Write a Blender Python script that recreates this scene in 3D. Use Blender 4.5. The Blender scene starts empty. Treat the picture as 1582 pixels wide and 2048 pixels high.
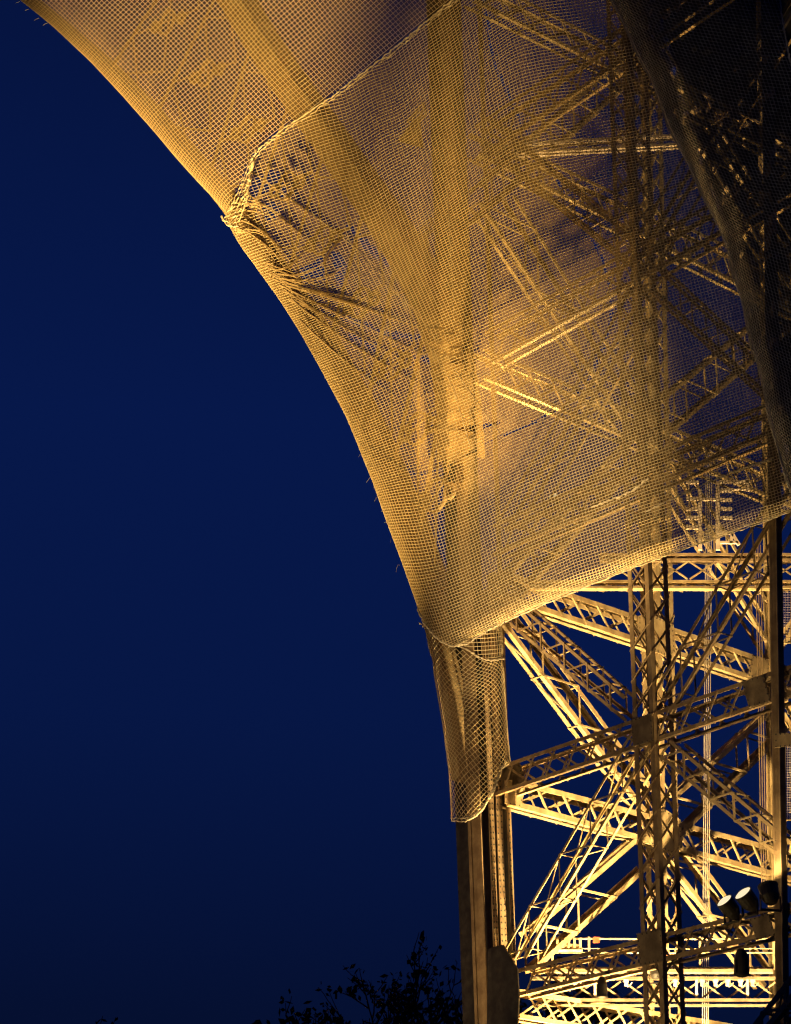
import bpy, bmesh, math, random
import numpy as np
from mathutils import Vector, Matrix

random.seed(7)
rng = np.random.default_rng(7)
scene = bpy.context.scene
COL = scene.collection
R = math.radians

# ------------------------------------------------------------------ camera
FPX, CX, CY = 4700.0, 791.0, 1024.0           # focal length in photo pixels (1582 x 2048)
PITCH = R(22.5)
CAM = Vector((0.0, 0.0, 1.6))
cam_d = bpy.data.cameras.new('camera')
cam = bpy.data.objects.new('camera', cam_d)
COL.objects.link(cam)
cam.location = CAM
cam.rotation_euler = (R(90) + PITCH, 0, 0)
cam_d.sensor_fit = 'VERTICAL'
cam_d.sensor_height = 36.0
cam_d.lens = FPX / 2048 * 36.0
cam_d.clip_end = 4000
scene.camera = cam

# ------------------------------------------------------------------ night sky
world = bpy.data.worlds.new('World')
scene.world = world
world.use_nodes = True
wn, wl = world.node_tree.nodes, world.node_tree.links
wn.clear()
w_out = wn.new('ShaderNodeOutputWorld')
w_bg = wn.new('ShaderNodeBackground')
w_tc = wn.new('ShaderNodeTexCoord')
w_sep = wn.new('ShaderNodeSeparateXYZ')
w_rmp = wn.new('ShaderNodeValToRGB')
wl.new(w_tc.outputs['Generated'], w_sep.inputs[0])
wl.new(w_sep.outputs['Z'], w_rmp.inputs[0])
cr = w_rmp.color_ramp
cr.elements[0].position = 0.0
cr.elements[0].color = (0.0012, 0.0028, 0.012, 1)
cr.elements[1].position = 0.75
cr.elements[1].color = (0.0012, 0.0036, 0.026, 1)
for p, c in ((0.18, (0.0016, 0.0052, 0.030, 1)), (0.30, (0.0020, 0.0084, 0.058, 1)),
             (0.42, (0.0021, 0.0092, 0.068, 1)), (0.52, (0.0019, 0.0078, 0.056, 1))):
    e = cr.elements.new(p)
    e.color = c
wl.new(w_rmp.outputs[0], w_bg.inputs[0])
w_bg.inputs[1].default_value = 1.0
wl.new(w_bg.outputs[0], w_out.inputs[0])

scene.view_settings.view_transform = 'Standard'
scene.view_settings.look = 'None'
scene.view_settings.exposure = 0.0
scene.view_settings.gamma = 1.0
scene.view_settings.use_curve_mapping = False
scene.render.engine = 'CYCLES'
scene.cycles.use_denoising = True
scene.cycles.denoiser = 'OPENIMAGEDENOISE'
scene.cycles.denoising_input_passes = 'RGB_ALBEDO_NORMAL'
scene.cycles.denoising_prefilter = 'ACCURATE'
scene.cycles.max_bounces = 6
scene.cycles.transparent_max_bounces = 24
scene.cycles.sample_clamp_indirect = 4.0
scene.cycles.pixel_filter_type = 'BLACKMAN_HARRIS'
scene.cycles.filter_width = 1.3

# ------------------------------------------------------------------ geometry of the place
SP, CP = math.sin(PITCH), math.cos(PITCH)
def ray(x, y):
    a, b = x - CX, CY - y
    return Vector((a, CP * FPX - SP * b, SP * FPX + CP * b))
def at_depth(x, y, Y):                          # point where the sight line reaches ground distance Y
    d = ray(x, y)
    return CAM + d * (Y / d.y)
L0 = at_depth(1005, 1500, 92.0)                 # the corner column of the leg
AF, AB = R(38.1), R(47.3)
UF = Vector((math.sin(AF), -math.cos(AF), 0))   # front face runs towards the camera and to the right
NF = Vector((-math.cos(AF), -math.sin(AF), 0))  # its outward side
UB = Vector((math.sin(AB), math.cos(AB), 0))    # rear face runs away to the right
NB = Vector((-math.cos(AB), math.sin(AB), 0))   # its outward side
class Plane:
    def __init__(s, q, n, u, away): s.q, s.n, s.u, s.away = q, n, u, away
    def p(s, x, y, off=0.0):
        d = ray(x, y)
        t = s.n.dot(s.q + s.n * off - CAM) / s.n.dot(d)
        return CAM + d * t
FRONT = Plane(L0, NF, UF, -NF)
BACK = Plane(L0, NB, UB, NB)
def cross_plane(Y): return Plane(Vector((0, Y, 0)), Vector((0, -1, 0)), Vector((1, 0, 0)), Vector((0, 1, 0)))
MID = cross_plane(93.0)
ZUP = Vector((0, 0, 1))

# ------------------------------------------------------------------ materials
def new_mat(name):
    m = bpy.data.materials.new(name)
    m.use_nodes = True
    nt = m.node_tree
    return m, nt, nt.nodes['Principled BSDF']
def paint(name, c1, c2, rough=0.55, scale=1.5, metal=0.0, bump=0.0):
    m, nt, b = new_mat(name)
    tc = nt.nodes.new('ShaderNodeTexCoord')
    geo = nt.nodes.new('ShaderNodeNewGeometry')
    no = nt.nodes.new('ShaderNodeTexNoise')
    no.inputs['Scale'].default_value = scale
    no.inputs['Detail'].default_value = 6
    no.inputs['Roughness'].default_value = 0.65
    nt.links.new(geo.outputs['Position'], no.inputs['Vector'])
    r = nt.nodes.new('ShaderNodeValToRGB')
    r.color_ramp.elements[0].position = 0.38
    r.color_ramp.elements[0].color = (c1[0] * .8, c1[1] * .74, c1[2] * .7, 1)
    r.color_ramp.elements[1].position = 0.65
    r.color_ramp.elements[1].color = (*c2, 1)
    nt.links.new(no.outputs['Fac'], r.inputs[0])
    mp = nt.nodes.new('ShaderNodeMapping')
    mp.inputs['Scale'].default_value = (2.2, 2.2, 0.3)
    n3 = nt.nodes.new('ShaderNodeTexNoise')
    n3.inputs['Scale'].default_value = 1.0
    n3.inputs['Detail'].default_value = 5
    nt.links.new(geo.outputs['Position'], mp.inputs['Vector'])
    nt.links.new(mp.outputs[0], n3.inputs['Vector'])
    st = nt.nodes.new('ShaderNodeMapRange')            # rain streaks and grime
    st.inputs['From Min'].default_value = 0.35
    st.inputs['From Max'].default_value = 0.62
    st.inputs['To Min'].default_value = 0.72
    st.inputs['To Max'].default_value = 1.05
    nt.links.new(n3.outputs['Fac'], st.inputs['Value'])
    mu = nt.nodes.new('ShaderNodeMix')
    mu.data_type = 'RGBA'
    mu.blend_type = 'MULTIPLY'
    mu.inputs[0].default_value = 1.0
    nt.links.new(r.outputs[0], mu.inputs[6])
    nt.links.new(st.outputs[0], mu.inputs[7])
    nt.links.new(mu.outputs[2], b.inputs['Base Color'])
    b.inputs['Roughness'].default_value = rough
    b.inputs['Metallic'].default_value = metal
    b.inputs['Specular IOR Level'].default_value = 0.35
    if bump:
        n2 = nt.nodes.new('ShaderNodeTexNoise')
        n2.inputs['Scale'].default_value = scale * 8
        nt.links.new(geo.outputs['Position'], n2.inputs['Vector'])
        bp = nt.nodes.new('ShaderNodeBump')
        bp.inputs['Strength'].default_value = bump
        bp.inputs['Distance'].default_value = 0.05
        nt.links.new(n2.outputs['Fac'], bp.inputs['Height'])
        nt.links.new(bp.outputs[0], b.inputs['Normal'])
    return m
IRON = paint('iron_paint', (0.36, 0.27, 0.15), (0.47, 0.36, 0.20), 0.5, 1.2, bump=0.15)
IRON_DARK = paint('iron_paint_dimmed', (0.13, 0.10, 0.065), (0.20, 0.15, 0.095), 0.6, 1.6, bump=0.2)  # darkest copy of the paint; dims overlit parts by colour
IRON_DULL = paint('iron_paint_shaded', (0.24, 0.17, 0.10), (0.33, 0.24, 0.14), 0.6, 1.6, bump=0.2)  # darker copy of the paint; shade of dim members put into the colour
STEEL = paint('pale_steel', (0.55, 0.45, 0.36), (0.66, 0.56, 0.46), 0.45, 2.5)
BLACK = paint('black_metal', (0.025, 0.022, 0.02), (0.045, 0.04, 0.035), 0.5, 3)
CABLE = paint('cable_steel', (0.35, 0.30, 0.25), (0.45, 0.40, 0.33), 0.4, 4)
ROPE = paint('rope', (0.42, 0.36, 0.26), (0.62, 0.55, 0.42), 0.85, 9)
REDP = paint('red_paint', (0.45, 0.07, 0.03), (0.55, 0.10, 0.05), 0.5, 3)
BARK = paint('bark', (0.028, 0.022, 0.015), (0.05, 0.04, 0.028), 0.9, 5)
LEAF = paint('dry_leaves', (0.012, 0.011, 0.006), (0.025, 0.02, 0.010), 0.8, 1.0)
GROUND = paint('ground_soil', (0.03, 0.028, 0.024), (0.055, 0.05, 0.042), 0.95, 0.4)

def thread_mat():
    m, nt, b = new_mat('net_thread')
    b.inputs['Base Color'].default_value = (0.72, 0.62, 0.42, 1)
    b.inputs['Roughness'].default_value = 0.75
    tr = nt.nodes.new('ShaderNodeBsdfTranslucent')
    tr.inputs['Color'].default_value = (0.58, 0.48, 0.32, 1)
    mx = nt.nodes.new('ShaderNodeMixShader')
    mx.inputs[0].default_value = 0.45
    nt.links.new(b.outputs[0], mx.inputs[1])
    nt.links.new(tr.outputs[0], mx.inputs[2])
    nt.links.new(mx.outputs[0], nt.nodes['Material Output'].inputs['Surface'])
    return m
THREAD = thread_mat()
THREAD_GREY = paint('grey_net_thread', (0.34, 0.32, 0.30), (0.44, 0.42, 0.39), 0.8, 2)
def gauze_mat(name, lo, hi):
    m, nt, b = new_mat(name)
    geo = nt.nodes.new('ShaderNodeNewGeometry')
    no = nt.nodes.new('ShaderNodeTexNoise')
    no.inputs['Scale'].default_value = 0.9
    no.inputs['Detail'].default_value = 7
    nt.links.new(geo.outputs['Position'], no.inputs['Vector'])
    r = nt.nodes.new('ShaderNodeValToRGB')
    r.color_ramp.elements[0].position = 0.3
    r.color_ramp.elements[0].color = (0.14, 0.097, 0.05, 1)
    r.color_ramp.elements[1].position = 0.7
    r.color_ramp.elements[1].color = (0.25, 0.178, 0.095, 1)
    nt.links.new(no.outputs['Fac'], r.inputs[0])
    nt.links.new(r.outputs[0], b.inputs['Base Color'])
    b.inputs['Roughness'].default_value = 0.9
    b.inputs['Specular IOR Level'].default_value = 0.1
    tr = nt.nodes.new('ShaderNodeBsdfTranslucent')
    nt.links.new(r.outputs[0], tr.inputs['Color'])
    m1 = nt.nodes.new('ShaderNodeMixShader')
    m1.inputs[0].default_value = 0.35
    nt.links.new(b.outputs[0], m1.inputs[1])
    nt.links.new(tr.outputs[0], m1.inputs[2])
    tp = nt.nodes.new('ShaderNodeBsdfTransparent')
    m2 = nt.nodes.new('ShaderNodeMixShader')
    dn = nt.nodes.new('ShaderNodeMapRange')      # open and tight weave
    dn.inputs['To Min'].default_value = lo
    dn.inputs['To Max'].default_value = hi
    nt.links.new(no.outputs['Fac'], dn.inputs['Value'])
    nt.links.new(dn.outputs[0], m2.inputs[0])
    nt.links.new(tp.outputs[0], m2.inputs[1])
    nt.links.new(m1.outputs[0], m2.inputs[2])
    nt.links.new(m2.outputs[0], nt.nodes['Material Output'].inputs['Surface'])
    return m
GAUZE = gauze_mat('gauze_cloth', 0.46, 0.7)
GAUZE_UP = gauze_mat('golden_gauze_cloth', 0.44, 0.72)
GAUZE_THIN = gauze_mat('thin_gauze_cloth', 0.42, 0.62)
def glow_mat(name, col, s):
    m, nt, b = new_mat(name)
    b.inputs['Base Color'].default_value = (0.3, 0.28, 0.22, 1)
    b.inputs['Emission Color'].default_value = (*col, 1)
    b.inputs['Emission Strength'].default_value = s
    return m
LENS = glow_mat('lit_lamp_glass', (1.0, 0.84, 0.52), 1.0)

# ------------------------------------------------------------------ mesh helpers
def link(name, data, parent=None, mat=None, kind=None, label=None):
    o = bpy.data.objects.new(name, data)
    COL.objects.link(o)
    if mat is not None and data is not None and not data.materials: data.materials.append(mat)
    if parent is not None: o.parent = parent
    if kind: o['kind'] = kind
    if label: o['label'] = label
    return o
def thing(name, label, cat, loc=(0, 0, 0), group=None):
    o = bpy.data.objects.new(name, None)
    COL.objects.link(o)
    o.location = loc
    o['label'] = label
    o['category'] = cat
    if group: o['group'] = group
    o.empty_display_size = 0.5
    return o
def tag(o, label, cat, group=None):
    o['label'] = label
    o['category'] = cat
    if group: o['group'] = group
    return o
class MB:
    """collects boxes, angles, plates and tubes; build() links them as one mesh object"""
    def __init__(s, org=(0, 0, 0)): s.v, s.f, s.o = [], [], Vector(org)
    def prism(s, prof, p0, p1, a, b):
        n, k = len(prof), len(s.v)
        for p in (p0, p1):
            for (x, y) in prof: s.v.append(p + a * x + b * y - s.o)
        for i in range(n):
            j = (i + 1) % n
            s.f.append((k + i, k + j, k + n + j, k + n + i))
        s.f.append(tuple(k + i for i in range(n))[::-1])
        s.f.append(tuple(k + n + i for i in range(n)))
        return s
    def frame(s, p0, p1, a):
        t = (p1 - p0).normalized()
        b = t.cross(a)
        if b.length < 1e-4: b = t.cross(Vector((0.3, 0.5, 0.8)))
        b.normalize()
        a = b.cross(t).normalized()
        return a, b
    def bar(s, p0, p1, a, w, t):                     # flat bar: width w along a, thickness t across
        a, b = s.frame(p0, p1, a)
        return s.prism([(-w / 2, -t / 2), (w / 2, -t / 2), (w / 2, t / 2), (-w / 2, t / 2)], p0, p1, a, b)
    def angle(s, p0, p1, a, b, w, t=0.03):           # L section: legs along a and b
        return s.prism([(0, 0), (w, 0), (w, t), (t, t), (t, w), (0, w)], p0, p1, a, b)
    def plate(s, pts, n, t):
        k, m = len(s.v), len(pts)
        for d in (0.0, t):
            for p in pts: s.v.append(p + n * d - s.o)
        for i in range(m):
            j = (i + 1) % m
            s.f.append((k + i, k + j, k + m + j, k + m + i))
        s.f.append(tuple(k + i for i in range(m))[::-1])
        s.f.append(tuple(k + m + i for i in range(m)))
        return s
    def tube(s, pts, rad, n=6, cap=True):
        k0 = len(s.v)
        prev = None
        for i, p in enumerate(pts):
            t = (pts[min(i + 1, len(pts) - 1)] - pts[max(i - 1, 0)]).normalized()
            a = t.cross(Vector((0.13, 0.31, 0.94)) if prev is None else prev)
            if prev is not None:
                a = prev - t * prev.dot(t)
            a.normalize()
            prev = a
            b = t.cross(a)
            r = rad[i] if hasattr(rad, '__len__') else rad
            for q in range(n):
                g = 2 * math.pi * q / n
                s.v.append(p + (a * math.cos(g) + b * math.sin(g)) * r - s.o)
        for i in range(len(pts) - 1):
            for q in range(n):
                w = (q + 1) % n
                s.f.append((k0 + i * n + q, k0 + i * n + w, k0 + (i + 1) * n + w, k0 + (i + 1) * n + q))
        if cap:
            s.f.append(tuple(k0 + q for q in range(n))[::-1])
            e = k0 + (len(pts) - 1) * n
            s.f.append(tuple(e + q for q in range(n)))
        return s
    def rivet(s, p, n, r):
        a = n.cross(ZUP)
        if a.length < 1e-3: a = Vector((1, 0, 0))
        a.normalize(); b = n.cross(a)
        k = len(s.v)
        for q in range(6):
            g = q * math.pi / 3
            s.v.append(p + (a * math.cos(g) + b * math.sin(g)) * r - s.o)
        s.v.append(p + n * r * 0.8 - s.o)
        for q in range(6): s.f.append((k + q, k + (q + 1) % 6, k + 6))
        return s
    def mesh(s, name):
        me = bpy.data.meshes.new(name)
        me.from_pydata([tuple(v) for v in s.v], [], s.f)
        me.update()
        return me
    def build(s, name, mat, parent=None, **kw):
        return link(name, s.mesh(name), parent, mat, **kw)
# one shared mesh for every lattice bar: an L section of unit length, width and height
ub = MB()
ub.prism([(-.5, -.5), (.5, -.5), (.5, -.2), (-.2, -.2), (-.2, .5), (-.5, .5)], Vector((0, 0, 0)), Vector((1, 0, 0)), Vector((0, 1, 0)), Vector((0, 0, 1)))
BAR_MESH = {}
def bar_mesh(mat):
    if mat.name not in BAR_MESH:
        me = ub.mesh('lattice_bar')
        me.materials.append(mat)
        BAR_MESH[mat.name] = me
    return BAR_MESH[mat.name]
N_BARS = [0]
def lattice_bar(p0, p1, a, w, h, parent, org, mat, rest):
    """a lattice bar as an object of its own while the budget lasts, else joined into rest"""
    if N_BARS[0] < 296:
        N_BARS[0] += 1
        x = p1 - p0
        t = x.normalized()
        b = t.cross(a).normalized()
        a2 = b.cross(t).normalized()
        o = link('lattice_bar', bar_mesh(mat), parent)
        M = Matrix(((x.x, a2.x * w, b.x * h, p0.x - org.x), (x.y, a2.y * w, b.y * h, p0.y - org.y),
                    (x.z, a2.z * w, b.z * h, p0.z - org.z), (0, 0, 0, 1)))
        o.matrix_local = M
    else:
        rest.bar(p0, p1, a, w, h * 0.5)

# ------------------------------------------------------------------ ground
g = MB()
n = 24
for j in range(n + 1):
    for i in range(n + 1):
        x, y = -1500 + 3000 * i / n, -1500 + 3000 * j / n
        g.v.append(Vector((x, y, 0.0)))
for j in range(n):
    for i in range(n):
        k = j * (n + 1) + i
        g.f.append((k, k + 1, k + n + 2, k + n + 1))
g.build('ground', GROUND, kind='structure')

# ------------------------------------------------------------------ the tower leg
ORG = Vector((L0.x, L0.y, 0))
leg = thing('tower_leg', 'floodlit golden iron lattice tower leg of crossing box girders at right', 'tower', ORG)

def lerp(a, b, t): return a + (b - a) * t

def box_girder(plane, a0, a1, b0, b1, depth, style, pitch, mat, cw=0.17, bw=0.085, off=0.0, indiv=True, ins=(0.0, 1.0), name='lattice_girder', label=None, slant=(0.55, 1.35), plan=False):
    """a = lower / left chord, b = upper / right chord, both in photo pixels on the near face of the plane."""
    A0, A1 = plane.p(*a0, off), plane.p(*a1, off)
    B0, B1 = plane.p(*b0, off), plane.p(*b1, off)
    dv = plane.away * depth
    body = MB(ORG)
    ax = (A1 - A0).normalized()
    up = ((B0 + B1) - (A0 + A1)); up -= ax * up.dot(ax); up.normalize()
    aw = plane.away
    for (P0, P1, du) in ((A0, A1, up), (B0, B1, -up)):
        body.angle(P0, P1, du, aw, cw)
        body.angle(P0 + dv, P1 + dv, du, -aw, cw)
    part = body.build(name, mat, leg, label=label)
    far = MB(ORG)
    near = []
    L = (A1 - A0).length
    np_ = max(2, int(round(L / pitch)))
    if style == 'zig':
        # strut level in the plane, then an upright, up the whole girder
        u = plane.u
        def sz(p): return (p - plane.q).dot(u), p.z
        (sa0, za0), (sa1, za1), (sb0, zb0), (sb1, zb1) = sz(A0), sz(A1), sz(B0), sz(B1)
        ma, mb = (za1 - za0) / (sa1 - sa0), (zb1 - zb0) / (sb1 - sb0)
        def onA(s): return A0 + (A1 - A0) * ((s - sa0) / (sa1 - sa0))
        def onB(s): return B0 + (B1 - B0) * ((s - sb0) / (sb1 - sb0))
        s = min(sa0, sa1)
        smax = max(sa0, sa1)
        pts = []
        cnt = 0
        while cnt < 60:
            z = za0 + ma * (s - sa0)
            sb = sb0 + (z - zb0) / mb              # level strut to the other chord
            pa, pb = onA(s), onB(sb)
            if not (min(sa0, sa1) - .01 <= s <= smax): break
            if min(sb0, sb1) <= sb <= max(sb0, sb1): near.append((pa, pb))
            zz = za0 + ma * (sb - sa0)
            step = sb - s
            if abs(step) < 0.15: break
            if min(sa0, sa1) <= sb <= smax and min(sb0, sb1) <= sb <= max(sb0, sb1): near.append((pb, onA(sb)))
            s = s + abs(step)
            cnt += 1
            pts.append(pa)
        for i, pa in enumerate(pts):
            far.bar(pa, pa + dv, up, bw, bw * .5)
        for i in range(len(pts) - 1):
            far.bar(pts[i] + dv, pts[i + 1], up, bw * .8, bw * .4)
        for (p, q) in near:
            far.bar(p + dv, q + dv, aw, bw * .9, bw * .5)
            if abs((p - q).z) < 0.05: far.bar(q, q + dv, up, bw, bw * .5)
    else:
        s1, s2 = slant
        for i in range(-2, np_ + 2):
            t = (i + 0.5) / np_
            for (ta, tb, ns) in ((t, t + s1 / np_, 0), (t + s2 / np_, t, 1)):
                if ta < ins[0] or ta > ins[1] or tb < ins[0] or tb > ins[1]: continue
                p, q = lerp(A0, A1, ta), lerp(B0, B1, tb)
                p = p + aw * (0.03 + 0.1 * ns); q = q + aw * (0.03 + 0.1 * ns)
                near.append((p, q))
                far.bar(p + dv * .86, q + dv * .86, up, bw, bw * .4)
        for i in range(np_ * 2 if plan else 0):
            t0, t1 = i / (np_ * 2), (i + 1) / (np_ * 2)
            for P0, P1 in ((A0, A1), (B0, B1)):
                p, q = lerp(P0, P1, t0), lerp(P0, P1, t1)
                if i % 2: far.bar(p, q + dv, up, bw * .04 + .02, bw * .8)
                else: far.bar(p + dv, q, up, bw * .04 + .02, bw * .8)
    for (p, q) in near:
        if indiv: lattice_bar(p, q, aw.cross((q - p).normalized()), bw, bw * 0.9, part, ORG, mat, far)
        else: far.bar(p, q, up, bw, bw * 0.5)
    if far.f: far.build('rear_lacing', mat, part, kind='stuff')
    return part, (A0, A1, B0, B1)

def gusset(part, plane, pts, off, t, mat, rivets=True, name='gusset_plate'):
    P = [plane.p(x, y, off) for (x, y) in pts]
    m = MB(ORG).plate(P, plane.n, t)
    o = m.build(name, mat, part)
    if rivets:
        rv = MB(ORG)
        n = len(P)
        c = sum(P, Vector()) / n
        for i in range(n):
            a, b = lerp(P[i], c, .1), lerp(P[(i + 1) % n], c, .1)
            k = max(2, int((b - a).length / 0.2))
            out = plane.n if plane.n.dot(CAM - P[0]) > 0 else -plane.n
            side = plane.n * (t + .001) if out == plane.n else -plane.n * .001
            for j in range(k): rv.rivet(lerp(a, b, j / k) + side, out, 0.036)
        rv.build('rivets', BLACK, part, kind='stuff')  # black colour stands in for the shade on the rivet heads
    return o

def post(c_near, c_left, c_right, mat, cw, bw, pitch, split_z, name, label):
    """four cornered lattice post: near / left / right corner lines as (bottom, top) points, fourth corner follows"""
    back = [c_left[i] + c_right[i] - c_near[i] for i in (0, 1)]
    body = MB(ORG)
    dl = (c_left[0] - c_near[0]).normalized()
    dr = (c_right[0] - c_near[0]).normalized()
    body.angle(c_near[0], c_near[1], dl, dr, cw)
    body.angle(c_left[0], c_left[1], -dl, dr, cw)
    body.angle(c_right[0], c_right[1], dl, -dr, cw)
    body.angle(back[0], back[1], -dl, -dr, cw)
    part = body.build(name, mat, leg, label=label)
    rest = MB(ORG)
    H = (c_near[1] - c_near[0]).length
    n = int(H / pitch)
    for (P, Q, ind) in ((c_left, c_near, True), (c_near, c_right, True), (c_right, back, False), (back, c_left, False)):
        nrm = (Q[0] - P[0]).cross(ZUP).normalized()
        for i in range(n):
            t0, t1 = i / n, (i + 1) / n
            for (a, b, o) in ((lerp(P[0], P[1], t0), lerp(Q[0], Q[1], t1), 0.02), (lerp(P[0], P[1], t1), lerp(Q[0], Q[1], t0), -0.05)):
                a = a + nrm * o; b = b + nrm * o
                zz = max(a.z, b.z)
                if ind and split_z[0] < zz < split_z[1]: lattice_bar(a, b, nrm.cross((b - a).normalized()), bw, bw * .7, part, ORG, mat, rest)
                else: rest.bar(a, b, nrm.cross((b - a).normalized()), bw, bw * .4)
    rest.build('rear_lacing', mat, part, kind='stuff')
    return part

# --- front face beams (dark against the lit inside)
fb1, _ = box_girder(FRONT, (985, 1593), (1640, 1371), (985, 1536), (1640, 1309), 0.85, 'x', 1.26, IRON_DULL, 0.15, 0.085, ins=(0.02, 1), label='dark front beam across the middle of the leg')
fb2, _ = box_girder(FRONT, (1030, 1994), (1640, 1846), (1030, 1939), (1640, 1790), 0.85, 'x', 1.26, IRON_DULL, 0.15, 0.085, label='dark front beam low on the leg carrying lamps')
# --- rear face beams
kb2, _ = box_girder(BACK, (1020, 1610), (1640, 1777), (1030, 1557), (1640, 1717), 0.65, 'x', 1.5, IRON, 0.23, 0.08, slant=(-0.7, -1.3))
kb1, _ = box_girder(BACK, (1000, 1194), (1640, 1404), (1000, 1138), (1640, 1354), 0.65, 'x', 1.5, IRON, 0.23, 0.08, slant=(-0.7, -1.3))
# --- diagonals below the net
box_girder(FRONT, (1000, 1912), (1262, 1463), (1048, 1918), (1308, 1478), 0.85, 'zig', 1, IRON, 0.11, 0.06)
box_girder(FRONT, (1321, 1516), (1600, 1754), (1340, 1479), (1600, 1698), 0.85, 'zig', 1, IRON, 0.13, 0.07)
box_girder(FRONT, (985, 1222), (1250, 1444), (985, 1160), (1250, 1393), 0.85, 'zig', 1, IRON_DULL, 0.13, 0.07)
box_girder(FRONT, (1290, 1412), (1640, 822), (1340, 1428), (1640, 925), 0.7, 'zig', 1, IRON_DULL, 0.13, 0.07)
box_girder(BACK, (1009, 1249), (1290, 1625), (1000, 1160), (1320, 1595), 0.65, 'zig', 1, IRON, 0.21, 0.09)
box_girder(BACK, (1075, 1940), (1300, 1735), (1060, 1860), (1290, 1659), 0.65, 'zig', 1, IRON, 0.21, 0.09)
box_girder(BACK, (1330, 1715), (1530, 1975), (1350, 1650), (1560, 1935), 0.65, 'zig', 1, IRON, 0.21, 0.09)
box_girder(BACK, (1345, 1692), (1640, 1400), (1345, 1593), (1640, 1332), 0.65, 'zig', 1, IRON, 0.21, 0.09)
# --- posts
def vline(plane, b, t, off=0.0): return [plane.p(*b, off), plane.p(*t, off)]
n_ = vline(FRONT, (1334, 2160), (1252, -60), 0.15)
l_ = vline(FRONT, (1293, 2160), (1210, -60), 0.15)
r_ = [p - NF * 1.05 for p in n_]
zlo, zhi = FRONT.p(1300, 2048).z, FRONT.p(1290, 1120).z
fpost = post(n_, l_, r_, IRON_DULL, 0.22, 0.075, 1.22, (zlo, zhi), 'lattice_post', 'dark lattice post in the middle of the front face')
n_ = vline(BACK, (1336, 2160), (1283, -60), -0.1)
r_ = vline(BACK, (1368, 2160), (1318, -60), -0.1)
l_ = [p + NB * 0.95 for p in n_]
zlo, zhi = BACK.p(1300, 1900).z, BACK.p(1290, 1120).z
kpost = post(n_, l_, r_, IRON, 0.26, 0.09, 1.45, (zlo, zhi), 'lattice_post', 'bright golden lattice post in the middle of the rear face')
gusset(fb1, FRONT, [(1263, 1440), (1304, 1426), (1307, 1481), (1267, 1494)], 0.19, 0.03, IRON_DARK)
gusset(fb1, FRONT, [(1484, 1364), (1527, 1350), (1542, 1402), (1499, 1416)], 0.06, 0.03, IRON_DARK)
gusset(fb1, FRONT, [(985, 1538), (1038, 1520), (1052, 1560), (1036, 1576), (985, 1593)], -0.5, 0.03, IRON_DARK)
gusset(fb2, FRONT, [(1500, 1838), (1537, 1827), (1552, 1870), (1514, 1880)], 0.06, 0.03, IRON_DARK)
gusset(fb2, FRONT, [(1274, 1868), (1324, 1856), (1328, 1922), (1281, 1932)], 0.19, 0.03, IRON_DARK)
gusset(kb2, BACK, [(1010, 1560), (1052, 1560), (1048, 1590), (1040, 1614), (1010, 1607)], -0.06, 0.03, IRON)
gusset(kb2, BACK, [(1300, 1622), (1330, 1618), (1362, 1640), (1366, 1698), (1345, 1708), (1302, 1690)], -0.14, 0.03, IRON)
gusset(kb1, BACK, [(1276, 1232), (1300, 1226), (1348, 1250), (1352, 1306), (1330, 1312), (1276, 1288)], -0.14, 0.03, IRON)
gusset(kb1, BACK, [(1506, 1312), (1538, 1318), (1538, 1366), (1496, 1352)], -0.06, 0.03, IRON)
# --- girders seen through the nets
def more(plane, a0, a1, b0, b1, style, mat, depth=0.75, cw=0.17, bw=0.085, **k):
    return box_girder(plane, a0, a1, b0, b1, depth, style, 1.5, mat, cw, bw, indiv=True, **k)
kb0, _ = more(BACK, (970, 756), (1640, 1037), (970, 697), (1640, 978), 'x', IRON, slant=(-0.7, -1.3))
more(BACK, (960, 309), (1640, 651), (960, 256), (1640, 578), 'x', IRON, slant=(-0.7, -1.3))
more(BACK, (950, 2), (1640, 351), (950, -53), (1640, 306), 'x', IRON, slant=(-0.7, -1.3))
more(BACK, (1040, 2036), (1640, 2134), (1040, 1978), (1640, 2076), 'x', IRON, slant=(-0.7, -1.3))
more(FRONT, (985, 1112), (1640, 824), (985, 1049), (1640, 758), 'x', IRON_DULL)
more(FRONT, (970, 734), (1640, 354), (970, 664), (1640, 280), 'x', IRON_DULL)
more(FRONT, (950, 322), (1640, -145), (950, 250), (1640, -215), 'x', IRON_DULL)
more(BACK, (960, 405), (1270, 876), (1030, 390), (1300, 820), 'zig', IRON)
more(BACK, (1310, 896), (1640, 612), (1300, 817), (1640, 538), 'zig', IRON)
more(BACK, (1010, 1240), (1290, 915), (1000, 1165), (1290, 850), 'zig', IRON)
more(BACK, (1300, 905), (1570, 1340), (1320, 845), (1590, 1290), 'zig', IRON)
more(BACK, (1290, 120), (1620, 640), (1310, 60), (1640, 560), 'zig', IRON)
more(BACK, (960, 440), (1270, 160), (960, 370), (1270, 90), 'zig', IRON)
more(FRONT, (990, 1050), (1252, 590), (1036, 1060), (1290, 615), 'zig', IRON_DULL, cw=.12, bw=.06)
more(FRONT, (1285, 575), (1640, 905), (1300, 520), (1640, 838), 'zig', IRON_DULL, cw=.12, bw=.06)
more(FRONT, (960, 290), (1250, 530), (960, 225), (1270, 478), 'zig', IRON_DULL, cw=.12, bw=.06)
more(FRONT, (1250, 510), (1560, -20), (1295, 520), (1610, -20), 'zig', IRON_DULL, cw=.12, bw=.06)
RIGHT = cross_plane(101)
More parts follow.
